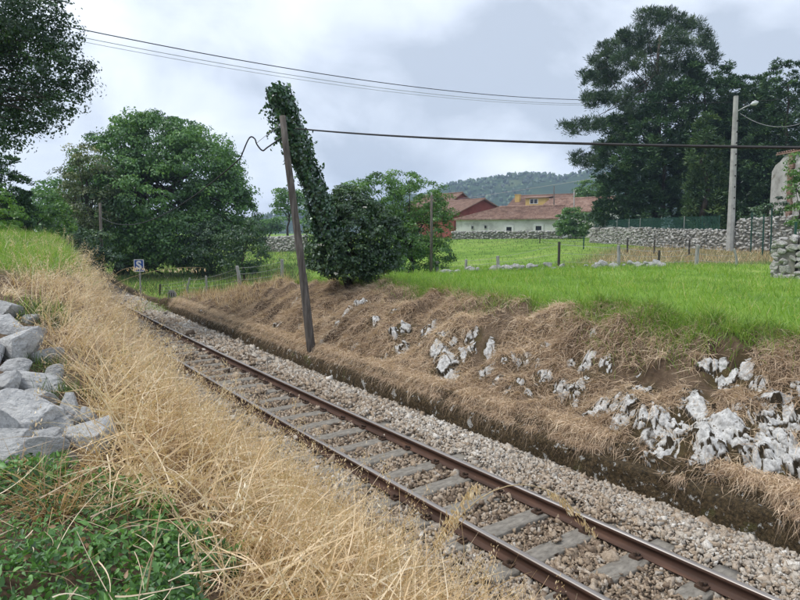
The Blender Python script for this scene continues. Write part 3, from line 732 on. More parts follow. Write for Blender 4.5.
# ballast stones
def ballast():
    Cs = []; Ss = []; Ts = []
    for (y0, y1, dens, s) in ((0.3, 4.5, 1600, .0195), (4.5, 8, 1250, .0205), (8, 13, 760, .025), (13, 32, 300, .035)):
        n = int((y1 - y0) * 4.2 * dens)
        y = RNG.uniform(y0, y1, n); r = RNG.uniform(2.7, 6.62, n)
        fade = sm((r - 2.75) / 0.5)
        keep = RNG.random(n) < np.clip(fade, 0.12, 1)
        y, r = y[keep], r[keep]; n = len(y)
        x = r + drift(y)
        z = hz(x, y) + RNG.uniform(-.004, .03, n)
        # crib between sleepers: stones near sleepers lie a bit lower than the top
        near = np.min(np.abs(y[:, None] - np.array(SLY)[None, :]), axis=1)
        onsl = (near < 0.112) & (np.abs(r - TC) < 0.97)
        cover = fbm(x * 1.3, y * 1.3, seed=51) + 0.25 * sm((np.abs(r - TC) - 0.62) / 0.3) + np.where(r > RR, .30, -.06)
        drop = onsl & (cover < 0.30)
        ridge = 0.035 * sm((np.abs(r - TC) - 0.75) / 0.3) * sm((1.75 - np.abs(r - TC)) / 0.5)
        z = z + np.where(onsl, .05, 0) + ridge
        z = np.minimum(z, np.where((np.abs(r - LR) < .12) | (np.abs(r - RR) < .12), -.14, 1))
        P = np.stack([x, y, z], 1)
        kp = ~drop & in_view(P)
        P, r = P[kp], r[kp]; n = len(P)
        Cs.append(P); Ss.append(s * 1.06 * RNG.lognormal(0, .4, (n, 1)) * RNG.uniform(.65, 1.2, (n, 3)))
        inside = (np.abs(r - TC) < 0.53)
        t = RNG.normal(.55, .17, n)
        t = t - np.where(inside, .15, 0) + 0.13 * sm((r - 5.5) / .5) - 0.05 * sm((3.6 - r) / .5) + 0.25 * fbm(P[:, 0] * 1.1, P[:, 1] * 1.1, seed=61)
        Ts.append(np.clip(t, 0, 1))
    V, Fc, t = stone_cloud(np.concatenate(Cs), np.concatenate(Ss), tint=np.concatenate(Ts), nshape=24, sub=-1, cuts=3)
    obj('ballast', mesh_np('ballast', V, Fc, M['ballast'], {'tint': t}), kind='stuff', label='pale stone ballast under and beside the track', )
ballast()

# low mossy edging wall at the foot of the right bank
def edging():
    yy = np.arange(-2, 27.5, 0.06)
    prof_e = [(6.50, -.40), (6.49, -.22), (6.49, -.08), (6.50, .0), (6.515, .03), (6.60, .04), (6.68, .045), (6.70, .10), (6.705, .16), (6.73, .18), (6.82, .18), (6.95, .05)]
    V = []
    for j, (a, b) in enumerate(prof_e):
        fall = sm((27.2 - yy) / 4)
        amp = 0.2 if j > 0 else 0
        dx = 0.05 * fbm(yy * 1.1, np.full_like(yy, j * 0.35), seed=71) + 0.05 * fbm(yy * 6, np.full_like(yy, j * 1.7), seed=72)
        dz = 0.06 * fbm(yy * 0.7, np.full_like(yy, j * 0.2), seed=73) + 0.05 * fbm(yy * 6, np.full_like(yy, j * 1.3), seed=74)
        zz = -0.4 + (b + 0.4 + (dz if j > 0 else 0)) * (0.35 + 0.65 * fall)
        V.append(np.stack([a + drift(yy) + dx, yy, zz], 1))
    V = np.stack(V, 1); m_ = len(prof_e); n = len(yy)
    q = (np.arange(n - 1)[:, None] * m_ + np.arange(m_ - 1)[None, :])
    f_ = np.stack([q, q + 1, q + m_ + 1, q + m_], -1).reshape(-1, 4)
    b0 = np.array([6.7, 8, -.3])
    o = obj('edging_wall', mesh_np('edging_wall', V.reshape(-1, 3) - b0, f_, M['mossy_wall']), label='low dark mossy edging wall between the ballast and the right bank', cat='wall')
    o.location = b0
edging()

# ------------------------------------------------------------------ limestone showing through the right bank
def outcrop(px_, py_, P, dist, w_, h_):
    """a broken limestone face bedded into the bank: blocks of unequal height divided by open joints"""
    sw = w_ * dist / F * 1.12; sh = h_ * dist / F * 1.36
    e = 0.12
    hx = float(hz(P[0] + e, P[1], False) - hz(P[0] - e, P[1], False)) / (2 * e)
    nrm = unit(np.array([[-max(hx, .3), 0, 1.0]]))[0]
    T = unit(np.array([[_c, -_s, 0]]))[0]; T = unit((T - np.dot(T, nrm) * nrm)[None])[0]; B = np.cross(nrm, T); B = B if B[2] > 0 else -B
    step = float(np.clip(max(sw, sh) / 34, .010, .02)); nu = max(9, int(1.5 * sw / step)); nv = max(9, int(1.5 * sh / step))
    U, Vv = np.meshgrid(np.linspace(-.75, .75, nu) * sw, np.linspace(-.75, .75, nv) * sh)
    sd_ = int(px_ * 7 + py_ * 13)
    rg = np.random.default_rng(sd_)
    cell = float(np.clip(.42 * max(sw, sh), .07, .24)); nS = max(4, int(2.6 * sw * sh / cell ** 2 * 1.1))
    S = np.stack([rg.uniform(-.8, .8, nS) * sw, rg.uniform(-.8, .8, nS) * sh], 1)
    a = rg.normal(.5, .15); ca, sa = math.cos(a), math.sin(a)
    def rot(p, q): return np.stack([(p * ca - q * sa) * 1.1, p * sa + q * ca], -1)      # joints run along one dip
    wu = U + .14 * cell * fbm(U / cell * 1.5, Vv / cell * 1.5, seed=sd_ % 97); wv = Vv + .14 * cell * fbm(U / cell * 1.5 + 9, Vv / cell * 1.5, seed=sd_ % 89)
    dd = np.linalg.norm(rot(wu, wv)[:, :, None, :] - rot(S[:, 0], S[:, 1])[None, None], axis=-1)
    o_ = np.argsort(dd, axis=2); i1 = o_[..., 0]; d1 = np.take_along_axis(dd, o_[..., :1], 2)[..., 0]; d2 = np.take_along_axis(dd, o_[..., 1:2], 2)[..., 0]
    hgt = rg.uniform(-.04, .2, nS) * cell; tx = rg.normal(0, .24, nS); ty = rg.normal(-.05, .24, nS)
    D_ = hgt[i1] + tx[i1] * (U - S[i1, 0]) + ty[i1] * (Vv - S[i1, 1])
    jn = sm((d2 - d1) / (.10 * cell))
    S2 = np.stack([rg.uniform(-.8, .8, nS * 5) * sw, rg.uniform(-.8, .8, nS * 5) * sh], 1)
    e2 = np.sort(np.linalg.norm(rot(wu, wv)[:, :, None, :] - rot(S2[:, 0], S2[:, 1])[None, None], axis=-1), axis=2); fine = sm((e2[..., 1] - e2[..., 0]) / (.045 * cell + .004))
    fh = np.argmin(np.linalg.norm(rot(wu, wv)[:, :, None, :] - rot(S2[:, 0], S2[:, 1])[None, None], axis=-1), axis=2); gx_ = rg.normal(0, .28, len(S2)); gy_ = rg.normal(-.05, .28, len(S2)); fh = rg.uniform(-.03, .05, len(S2))[fh] * cell + gx_[fh] * (U - S2[fh, 0]) + gy_[fh] * (Vv - S2[fh, 1])
    rr = np.sqrt((U / sw * 1.9) ** 2 + (Vv / sh * 1.9) ** 2)
    mask = 1.0 - rr + .75 * fbm(U / cell * .7 + 3, Vv / cell * .7, seed=sd_ % 71)
    D_ = D_ * .9 + .55 * cell * np.clip(mask, -1.2, .45) - (1 - jn) * .22 * cell + fh - (1 - fine) * .04 * cell + .02 * cell * fbm(U / cell * 5, Vv / cell * 5, seed=5)
    Q = P[None, None] + U[..., None] * T + Vv[..., None] * B
    Q[..., 2] = hz(Q[..., 0], Q[..., 1])
    Q = Q + nrm * (D_ - .015)[..., None]
    gy0, gx0 = np.gradient(D_, 1.5 * sh / (nv - 1), 1.5 * sw / (nu - 1)); steep = sm((np.hypot(gx0, gy0) - 1.4) / 1.6)
    dirt = np.clip(steep * .5 + (1 - jn) * .8 + (1 - fine) * .28 + 1.3 * np.clip(.16 - mask, 0, 1) + .38 * fbm(U / cell * 1.6, Vv / cell * 1.6, seed=9), 0, 1)
    qd = (np.arange(nv - 1)[:, None] * nu + np.arange(nu - 1)[None, :]); f_ = np.stack([qd, qd + 1, qd + nu + 1, qd + nu], -1).reshape(-1, 4); f_ = f_[(mask.ravel()[f_] > -.42).all(1)]
    me = mesh_np('rock', Q.reshape(-1, 3) - P, f_, M['limestone'], {'dirt': dirt.ravel()})
    o = obj('rock', me, ground); o.location = P
for (px_, py_, w_, h_), (x_, y_, z_, r_) in zip(ROCKPX, ROCKPOS):
    P = np.array([x_, y_, z_]); outcrop(px_, py_, P, np.linalg.norm(P - np.array([0, 0, CZ])), w_, h_)

# ------------------------------------------------------------------ boulders at the left
heap = empty('boulder_heap', march(40, 420), 'heap of pale grey limestone boulders at the left edge', 'boulders')
hb = np.array(heap.location)
BPX = [(3,308,30,22),(8,326,30,20),(14,345,42,36),(48,357,24,14),(16,367,36,16),(12,379,26,14),(42,381,48,18),(22,410,66,52),(-8,425,40,60),(68,410,26,28),(82,434,58,30),(28,456,56,30),(64,456,32,18),(2,462,24,22),(50,440,36,26),(38,395,30,16),(-14,350,30,40),(-20,395,36,36),(0,385,36,22),(30,335,22,14),(55,372,26,14),(90,418,22,20),(62,425,30,22),(8,440,40,28),(46,462,34,20),(98,440,20,16),(28,318,18,12)]
for i, (px_, py_, w_, h_) in enumerate(BPX):
    P = march(px_, py_ + h_ * 0.3)
    dist = np.linalg.norm(P - np.array([0, 0, CZ])); s = dist / F
    o = obj('boulder', BOULDERS[i % 8], heap)
    o.scale = (w_ * s * .56, (w_ + h_) / 2 * s * .58, h_ * s * .62)
    o.rotation_euler = (random.uniform(-.25, .25), random.uniform(-.25, .25), -TH + random.uniform(-.5, .5))
    o.location = P + np.array([0, 0, h_ * s * .16]) - hb

# ================================================================== GRASSES
# dead grass hanging on the right bank
def bank_thatch():
    n = 165000
    y = RNG.uniform(1.5, 28, n) ** 1.0; r = RNG.uniform(6.55, 9.3, n)
    y = 1.5 + (y - 1.5) * RNG.uniform(.35, 1, n)
    x = r + drift(y); z = hz(x, y)
    P = np.stack([x, y, z], 1)
    m_ = fbm(x * 1.5, y * 1.5, seed=91) + 0.5 * fbm(x * 4, y * 4, seed=92)
    keep = (m_ > -0.24 + RNG.normal(0, .10, n)) & in_view(P); keep |= (r > 6.68) & (r < 7.5) & in_view(P) & (RNG.random(n) < .8); keep &= (r > 6.6) & ((r > 6.72) | (RNG.random(n) < .5))
    idx = np.where(keep)[0]
    for k0 in range(0, len(idx), 20000):
        ii_ = idx[k0:k0 + 20000]; dd_ = np.linalg.norm(P[ii_][:, None, :] - RP[None, :, :3], axis=2) / RP[None, :, 3]
        keep[ii_] = (dd_.min(1) > .42 + .3 * RNG.random(len(ii_)))
    P = P[keep]; n = len(P); rr = r[keep]
    d = unit(np.stack([RNG.normal(-.45, .55, n), RNG.normal(0, .7, n), RNG.normal(.25, .35, n)], 1))
    L = RNG.uniform(.08, .30, n)
    t = RNG.normal(.56, .2, n) + .25 * fbm(P[:, 0] * 1.1, P[:, 1] * 1.1, seed=93) - .05 * (rr < 7.0)
    V, q, tt, _ = ribbons(P + np.stack([np.zeros(n), np.zeros(n), .01 + .09 * np.clip(fbm(P[:, 0] * 3.3, P[:, 1] * 3.3, seed=95), 0, 1)], 1), d, L, RNG.uniform(.004, .0095, n), RNG.uniform(.3, 1.0, n), 2, .35, t)
    nW = 52000
    yw = 1.2 + 24 * RNG.random(nW) ** 2.0; rw = 6.52 + .45 * RNG.random(nW) ** .7; Pw = np.stack([rw + drift(yw), yw, np.interp(rw, [6.52, 6.69, 6.72, 6.97], [.05, .07, .2, .25]) + RNG.uniform(-.01, .06, nW)], 1)
    kw_ = in_view(Pw) & (fbm(Pw[:, 0] * 1.8, Pw[:, 1] * 1.8, seed=96) > -.3); Pw = Pw[kw_]; nW = len(Pw)
    Vw, qw, tw, _ = ribbons(Pw, unit(np.stack([RNG.normal(-.7, .4, nW), RNG.normal(0, .6, nW), RNG.normal(.1, .4, nW)], 1)), RNG.uniform(.06, .2, nW), RNG.uniform(.004, .009, nW), RNG.uniform(.5, 1.2, nW), 2, .3, RNG.normal(.5, .2, nW) + .15 * (Pw[:, 2] > .12))
    obj('wall_moss', mesh_np('wall_moss', Vw, qw, M['thatch'], {'tint': tw}), kind='stuff', label='brown moss and dead grass on the edging wall')
    obj('dead_grass', mesh_np('dead_grass', V, q, M['thatch'], {'tint': tt}), kind='stuff', label='brown dead grass hanging on the right bank')
bank_thatch()

def bank_grass():
    n = 125000
    # clumped tufts: denser at the edge nearest the track
    r = 9.0 + 17 * RNG.random(n) ** 1.9
    y = RNG.uniform(-1, 34, n)
    x = r + drift(y); z = hz(x, y)
    P = np.stack([x, y, z], 1)
    nn = fbm(x * 2.5, y * 2.5, seed=43); n1 = fbm(x * .8, y * .8, seed=41)
    cl_ = fbm(x * 1.6, y * 1.6, seed=97)
    keep = in_view(P, 100, 60) & (r > 8.85 + .35 * nn + .2 * n1) & (RNG.random(n) < .75 + cl_)
    P = P[keep]; n = len(P); c2 = cl_[keep]; rr = r[keep]
    d = unit(np.stack([RNG.normal(-.12, .33, n), RNG.normal(0, .33, n), np.full(n, 1.0)], 1))
    L = RNG.uniform(.10, .26, n) * (1 + .9 * np.clip(c2, -.5, .8))
    t = RNG.normal(.5, .2, n) + .45 * c2 + np.where(RNG.random(n) < .03, .6, 0)
    V, q, tt, _ = ribbons(P, d, L, RNG.uniform(.005, .011, n) * (1 + (rr - 9) * .06), RNG.uniform(.05, .5, n), 2, .2, t)
    obj('bank_grass', mesh_np('bank_grass', V, q, M['grass'], {'tint': tt}), kind='stuff', label='bright green grass along the top of the right bank')
bank_grass()

def field_grass():
    # rougher grass on the meadow beyond the cutting and at the foot of the far walls
    n = 90000
    D = 20 + 75 * RNG.random(n) ** 1.4; u = RNG.uniform(-.52, .7, n)
    x = u * D * _c + D * _s; y = -u * D * _s + D * _c
    z = hz(x, y); r = x - drift(y)
    P = np.stack([x, y, z], 1); px_, py_, _ = to_px(P)
    keep = (r > 7.2) & ((px_ < 310) | (D > 24)) & (RNG.random(n) < np.where(px_ < 310, 1, .5))
    P = P[keep]; n = len(P); D = D[keep]; px_ = px_[keep]
    zz = zones(P[:, 0], P[:, 1])
    dryp = 1 - zz['green']
    d = unit(np.stack([RNG.normal(0, .3, n), RNG.normal(0, .3, n), np.ones(n)], 1))
    L = np.where(px_ < 310, RNG.uniform(.25, .6, n), RNG.uniform(.08, .2, n)) + dryp * RNG.uniform(0, .45, n) * (px_ > 310)
    wd = D * .00055 * RNG.uniform(.7, 1.5, n)
    isdry = RNG.random(n) < np.clip(dryp * 1.2 + np.where(px_ < 310, .06, 0), 0, 1)
    for nm, sel, mt, lb in (('meadow_grass', ~isdry, 'weed' , 'long green grass on the meadow beyond the cutting'), ('dry_meadow_grass', isdry, 'straw', 'straw coloured grass below the stone wall')):
        V, q, tt, _ = ribbons(P[sel], d[sel], L[sel], wd[sel], RNG.uniform(.05, .4, sel.sum()), 1, .15, None)
        obj(nm, mesh_np(nm, V, q, M[mt], {'tint': tt}), kind='stuff', label=lb)
field_grass()

def left_straw():
    n = 130000
    y = 1.0 + 19 * RNG.random(n) ** 1.4; r = RNG.uniform(.2, 3.75, n)
    x = r + drift(y); z = hz(x, y); P = np.stack([x, y, z], 1)
    px_, py_, dep = to_px(P)
    zn = fbm(x * 1.2, y * 1.2, seed=111)
    ivy_zone = (y < 3.5) & (r < .92 + .35 * zn)
    rocks_zone = (px_ < np.interp(py_, [295, 300, 330, 360, 400, 430, 470, 480], [0, 22, 36, 58, 80, 98, 92, 0]))
    greenz = (y > 10) & (r < crest_x(y) + .15)
    keep = in_view(P) & ~ivy_zone & ~rocks_zone & ~(greenz & (RNG.random(n) < .88)) & (RNG.random(n) < np.clip(1.15 - sm((r - 2.72 - .45 * zn) / .6), 0, 1)) & (RNG.random(n) < .8 + .8 * zn)
    P = P[keep]; n = len(P); zn = zn[keep]; rr = r[keep]
    lean = np.stack([fbm(P[:, 0] * 1.3, P[:, 1] * 1.3, seed=113), fbm(P[:, 0] * 1.3, P[:, 1] * 1.3, seed=115)], 1) * 1.6
    d = unit(np.stack([lean[:, 0] + RNG.normal(.15, .65, n), lean[:, 1] + RNG.normal(-.1, .65, n), RNG.uniform(-.05, .9, n)], 1))
    # most strands belong to a clump with a lean of its own
    nc = 520; cy = 1.0 + 19 * RNG.random(nc) ** 1.4; cx_ = RNG.uniform(.4, 3.4, nc) + drift(cy); cl_l = RNG.normal(0, .75, (nc, 2)); cl_t = RNG.normal(0, .22, nc); cl_h = RNG.uniform(.7, 1.5, nc)
    own = np.zeros(n, int); dmin = np.zeros(n)
    for k0 in range(0, n, 20000):
        dq = np.hypot(P[k0:k0 + 20000, 0:1] - cx_[None], P[k0:k0 + 20000, 1:2] - cy[None]); own[k0:k0 + 20000] = dq.argmin(1); dmin[k0:k0 + 20000] = dq.min(1)
    inc = RNG.random(n) < .7
    spl = np.stack([P[:, 0] - cx_[own], P[:, 1] - cy[own]], 1) * 3.2
    d2 = unit(np.stack([cl_l[own, 0] + spl[:, 0] + RNG.normal(.1, .28, n), cl_l[own, 1] + spl[:, 1] + RNG.normal(0, .28, n), RNG.uniform(.35, 1.0, n)], 1))
    d = np.where(inc[:, None], d2, d)
    pull = np.where(inc, .55, 0)[:, None]; P[:, :2] = P[:, :2] * (1 - pull) + np.stack([cx_[own], cy[own]], 1) * pull; P[:, 2] = hz(P[:, 0], P[:, 1])
    L = RNG.uniform(.14, .46, n) * np.where(rr > 3.0, .7, 1) * np.where(inc, cl_h[own], .85)
    t = RNG.normal(.55, .2, n) + .35 * zn + cl_t[own]
    V, q, tt, _ = ribbons(P, d, L, RNG.uniform(.0028, .0072, n), RNG.uniform(.1, .8, n), 2, .25, t)
    far_ = (P[:, 1] + 1.5 * zn + RNG.normal(0, .8, n)) > 6.2
    nq = len(q) // n; nvv = len(V) // n
    for nm_, sel, mt_, lb_ in (('straw', ~far_, 'straw', 'tangled straw coloured dry grass on the left bank'), ('brown_grass', far_, 'thatch', 'brownish dead grass further along the left bank')):
        Vs = V.reshape(n, nvv, 3)[sel].reshape(-1, 3); ts = tt.reshape(n, nvv)[sel].ravel(); qs = (np.array([[0, 1, 3, 2], [2, 3, 5, 4]])[None] + (np.arange(sel.sum()) * nvv)[:, None, None]).reshape(-1, 4)
        obj(nm_, mesh_np(nm_, Vs, qs, M[mt_], {'tint': np.clip(ts + (.15 if mt_ == 'thatch' else 0), 0, 1)}), kind='stuff', label=lb_)
    # broad bent blades lying across each other
    n = 4200
    y = 1.6 + 6 * RNG.random(n) ** 1.3; r = RNG.uniform(.7, 3.2, n); Q = np.stack([r, y, hz(r, y) + RNG.uniform(0, .22, n)], 1); qx, qy, _ = to_px(Q)
    kp = in_view(Q) & ~((y < 3.4) & (r < 1.05)) & ~((qx < 105) & (qy < 480)); Q = Q[kp]; n = len(Q)
    V, q, tt, _ = ribbons(Q, unit(np.stack([RNG.normal(0, .8, n), RNG.normal(0, .8, n), RNG.normal(.25, .3, n)], 1)), RNG.uniform(.2, .65, n), RNG.uniform(.006, .013, n), RNG.uniform(0, .6, n), 4, .2, RNG.normal(.8, .15, n), .2)
    obj('dry_blades', mesh_np('dry_blades', V, q, M['straw'], {'tint': tt}), kind='stuff', label='broad bent dry blades lying over the straw')
    # tall stalks
    n = 5200
    y = 1.6 + 16 * RNG.random(n) ** 1.5; r = RNG.uniform(.7, 3.0, n)
    x = r + drift(y); P = np.stack([x, y, hz(x, y)], 1); px_, py_, dep = to_px(P)
    keep = in_view(P) & ~((y < 3.4) & (r < 1.0)) & ~(px_ < np.interp(py_, [295, 300, 330, 360, 400, 430, 470, 480], [0, 22, 36, 58, 80, 98, 92, 0])) & ~((y > 10) & (r < crest_x(y) + .2) & (RNG.random(n) < .9))
    P = P[keep]; n = len(P); y = y[keep]
    d = unit(np.stack([RNG.normal(.1, .42, n), RNG.normal(.0, .42, n), RNG.uniform(.35, 1.1, n)], 1))
    L = RNG.uniform(.35, .85, n) * np.where(y > 9, .75, 1)
    V, q, tt, tips = ribbons(P, d, L, RNG.uniform(.004, .0085, n), RNG.uniform(.0, .45, n), 5, .12, RNG.normal(.72, .16, n), taper=.3)
    obj('dry_stalks', mesh_np('dry_stalks', V, q, M['straw'], {'tint': tt}), kind='stuff', label='tall dry stalks standing over the left bank')
    # seed heads on a part of the stalks
    sel = RNG.random(n) < .35; tp = tips[sel]; k_ = 30
    C = np.repeat(tp, k_, 0) + RNG.normal(0, 1, (len(tp) * k_, 3)) * np.array([.018, .018, .05])
    V, q, tt = leaf_quads(C, rdir(len(C)), RNG.uniform(.014, .03, len(C)), .3, .1, RNG.normal(.8, .15, len(C)), unit(rdir(len(C)) * .6 + np.array([0, 0, -.8])))
    obj('seed_heads', mesh_np('seed_heads', V, q, M['straw'], {'tint': tt}), kind='stuff', label='pale feathery seed heads on the dry stalks')
    # green tufts on the left bank crest
    n = 52000
    y = 8 + 22 * RNG.random(n) ** 1.2; r = RNG.uniform(-1.5, 2.5, n); x = r + drift(y); P = np.stack([x, y, hz(x, y)], 1)
    g = fbm(x * 1.1, y * 1.1, seed=121)
    keep = in_view(P) & (RNG.random(n) < zones(x, y)['green'] * .95 + (g > .18) * .25) & (RNG.random(n) < .8 + g)
    P = P[keep]; n = len(P); g = g[keep]
    d = unit(np.stack([RNG.normal(.1, .35, n), RNG.normal(0, .35, n), np.ones(n)], 1))
    V, q, tt, _ = ribbons(P, d, RNG.uniform(.15, .4, n), RNG.uniform(.005, .011, n), RNG.uniform(.1, .6, n), 2, .2, RNG.normal(.5, .22, n) + .4 * g)
    obj('left_grass', mesh_np('left_grass', V, q, M['grass'], {'tint': tt}), kind='stuff', label='green grass on the crest of the left bank')
left_straw()

def tufts(name, label, spots, mat, h, n_each, w=(.004, .009), spread=.12):
    Ps = []
    for px_, py_ in spots:
        c = march(px_, py_); a = RNG.normal(0, spread, (n_each, 2)); x = c[0] + a[:, 0]; y = c[1] + a[:, 1]
        Ps.append(np.stack([x, y, hz(x, y)], 1))
    P = np.concatenate(Ps); n = len(P)
    d = unit(np.stack([RNG.normal(0, .35, n), RNG.normal(0, .35, n), np.ones(n)], 1))
    V, q, tt, _ = ribbons(P, d, RNG.uniform(h * .5, h * 1.2, n), RNG.uniform(*w, n), RNG.uniform(.1, .7, n), 3, .2, None)
    obj(name, mesh_np(name, V, q, M[mat], {'tint': tt}), kind='stuff', label=label)
tufts('weed_tufts', 'grey green weeds among the dry grass and boulders', [(45,322),(58,326),(50,314),(38,316),(44,368),(66,392),(40,310)], 'weed', .2, 170)
tufts('green_shoots', 'green shoots coming up through the dry grass', [(222,470),(130,430),(150,395),(250,520),(110,370),(175,440),(280,480),(190,350),(215,540),(265,575),(120,330),(300,540)], 'weed', .22, 60, w=(.003, .007), spread=.1)
tufts('bank_tufts', 'long green tufts drooping over the bank edge', [(random.uniform(375, 800), 0) for _ in range(0)] + [(x_, float(np.interp(x_, [380, 540, 800], [281, 306, 339]) + random.uniform(-6, 3))) for x_ in [random.uniform(385, 815) for _ in range(70)]] + [(560,300),(620,310),(700,325),(770,335),(500,295),(430,288),(725,290),(655,282),(780,290),(590,285)], 'grass', .34, 150, spread=.22)
tufts('meadow_weeds', 'fresh green weeds at the end of the cutting', [(150,312),(158,309),(165,312),(156,306)], 'grass', .3, 150, w=(.01, .02), spread=.5)

# ground ivy at the camera's feet
def ground_ivy():
    n = 36000
    y = RNG.uniform(1.1, 5.2, n); r = RNG.uniform(-.9, 1.75, n); x = r
    P = np.stack([x, y, hz(x, y)], 1); px_, py_, _ = to_px(P)
    zn = fbm(x * 2, y * 2, seed=131)
    lim = np.interp(py_, [455, 480, 520, 560, 600], [58, 120, 172, 200, 222]) + 75 * zn
    keep = in_view(P, 90, 80) & (px_ < lim) & (py_ > 452 + 20 * zn)
    P = P[keep]; n = len(P)
    P = P + np.stack([np.zeros(n), np.zeros(n), RNG.uniform(.01, .11, n) + .10 * np.clip(fbm(P[:, 0] * 3, P[:, 1] * 3, seed=137), -.3, 1)], 1)
    nr = unit(rdir(n) * 1.1 + np.array([-.1, -.25, .9]))
    a = unit(np.cross(nr, rdir(n))); b = np.cross(nr, a)
    pn = fbm(P[:, 0] * 2.2, P[:, 1] * 2.2, seed=133); pw = fbm(P[:, 0] * 1.4 + 5, P[:, 1] * 1.4, seed=135)
    L = (RNG.uniform(.018, .052, n) * (1 + .7 * pw) * np.where(RNG.random(n) < .12, 1.35, 1))[:, None]
    shape = [(-.45, 0, 0), (-.3, .2, .05), (-.02, .26, .07), (.3, .14, .04), (.65, 0, -.12), (.3, -.14, .04), (-.02, -.26, .07), (-.3, -.2, .05), (0, 0, -.03)]
    V = np.stack([P + a * L * p + b * L * q_ + nr * L * z_ for p, q_, z_ in shape], 1).reshape(-1, 3)
    base = (np.arange(n) * 9)[:, None]
    tri = np.concatenate([np.stack([base[:, 0] + 8, base[:, 0] + i, base[:, 0] + (i + 1) % 8], -1) for i in range(8)], 0)
    t = np.where(RNG.random(n) < .03, 1.0, np.clip(RNG.normal(.45, .25, n) + .6 * pn, 0, .95))
    obj('ground_ivy', mesh_np('ground_ivy', V, tri, M['ground_ivy'], {'tint': np.repeat(t, 9)}), kind='stuff', label='dark green ivy carpeting the near left corner')
    # dead twigs and vines over it
    n = 380
    y = RNG.uniform(1.3, 4.2, n); r = RNG.uniform(-.6, 1.4, n); P = np.stack([r, y, hz(r, y) + RNG.uniform(.03, .15, n)], 1)
    keep = in_view(P); P = P[keep]; n = len(P)
    V, q, tt, _ = ribbons(P, unit(np.stack([RNG.normal(0, 1, n), RNG.normal(0, 1, n), RNG.normal(.12, .25, n)], 1)), RNG.uniform(.1, .4, n), RNG.uniform(.003, .007, n), RNG.uniform(0, .3, n), 6, .4, RNG.normal(.75, .2, n), .5)
    obj('dead_twigs', mesh_np('dead_twigs', V, q, M['thatch'], {'tint': tt}), kind='stuff', label='pale dead twigs lying over the ivy')
ground_ivy()

# single long dry stems that cross the view
def stem(name, label, pts, rad, head=None):
    mb = MB(); P = [np.asarray(p) for p in pts]
    # quadratic/cubic interpolation
    tt = np.linspace(0, 1, 16); kk = np.linspace(0, 1, len(P))
    A = np.stack([np.polyval(np.polyfit(kk, [p[i] for p in P], min(3, len(P) - 1)), tt) for i in range(3)], 1)
    root = empty(name, A[0], label, 'dry stem')
    mb.tube(A, [rad * (1 - .55 * t) for t in tt], 5)
    mb.build('stalk', M['straw_stem'], root, smooth=True, local=A[0])
    if head:
        s0, n_, sp, sz = head
        s = RNG.uniform(s0, 1, n_); C = np.stack([np.interp(s, tt, A[:, i]) for i in range(3)], 1) + RNG.normal(0, sp, (n_, 3)) * np.array([1, 1, .6]) - np.array([0, 0, sp * 1.2])
        V, q, t2 = leaf_quads(C, rdir(n_), RNG.uniform(sz * .7, sz * 1.4, n_), .28, .1, RNG.normal(.85, .12, n_), unit(rdir(n_) * .45 + np.array([.2, -.1, -.9])))
        o = obj('seed_head', mesh_np('seed_head', V, q, M['straw'], {'tint': t2}), root, kind='stuff'); frame_root(o, A[0])
M['straw_stem'] = surf_mat('straw_stem', [(0.3, (0.36, 0.26, 0.13)), (0.7, (0.60, 0.47, 0.27))], scale=20, bump=0, rough=0.7)
g1 = march(405, 590)
stem('dry_stem', 'dry stem with upright feathery head in front of the left rail', [g1, W(425, 560, 3.9), W(450, 520, 3.95), W(478, 482, 4.0)], .005, (.5, 220, .026, .042))
g2 = march(425, 585)
stem('dry_stem', 'arching dry stem drooping over the track with oat like head', [g2, W(455, 530, 4.3), W(490, 490, 4.4), W(530, 484, 4.5), W(572, 505, 4.55), W(592, 532, 4.6)], .0048, (.68, 150, .02, .046))
stem('dry_stem', 'long pale stem rising from the ivy towards the boulders', [march(178, 598), W(185, 530, 2.35), W(100, 395, 2.5), W(82, 352, 2.55)], .0045)
stem('dry_stem', 'short straight pale stalk standing at the bottom of the ivy', [march(146, 600), W(150, 570, 2.2), W(165, 485, 2.3)], .0045)
stem('dry_stem', 'tall straight straw stalk above the dense dry grass', [march(190, 470), W(185, 430, 3.9), W(172, 360, 4.0), W(168, 340, 4.05)], .004, (.85, 24, .012, .02))
stem('dry_stem', 'thin stem leaning across the track sign with white bell seeds', [march(78, 330), W(105, 290, 9.5), W(150, 272, 9.6), W(205, 268, 9.7)], .0032, (.75, 40, .03, .045))
stem('dry_stem', 'thin arching stem with pale head left of the sign', [march(95, 325), W(108, 285, 9.2), W(122, 270, 9.3), W(146, 267, 9.4)], .0032, (.8, 30, .03, .045))

# ================================================================== POLES AND WIRES
def gpt(px_, D):
    p = W(px_, 233, D); return np.array([p[0], p[1], float(hz(p[0], p[1]))])
# leaning wooden pole beside the track
pb = march(313, 361); pb[2] = float(hz(pb[0], pb[1])) - .1
pt = W(282.5, 116, 14.35)
pole = empty('telephone_pole', pb, 'weathered wooden pole leaning at the foot of the right bank', 'pole')
mb = MB(); mb.tube([pb + (pt - pb) * s + np.array([.02 * math.sin(5 * s), .02 * math.cos(4 * s), 0]) * (0 < s < 1) for s in np.linspace(0, 1, 10)], [.105 - .035 * s for s in np.linspace(0, 1, 10)], 12)
mb.build('shaft', M['old_wood'], pole, smooth=True, local=pb)
axp = unit((pt - pb)[None])[0]
hk = pb + (pt - pb) * .955
mb = MB(); mb.tube([hk, hk + np.array([-.10, .03, .03]), hk + np.array([-.16, .05, .10])], .012, 6); mb.build('hook', M['galv'], pole, local=pb)
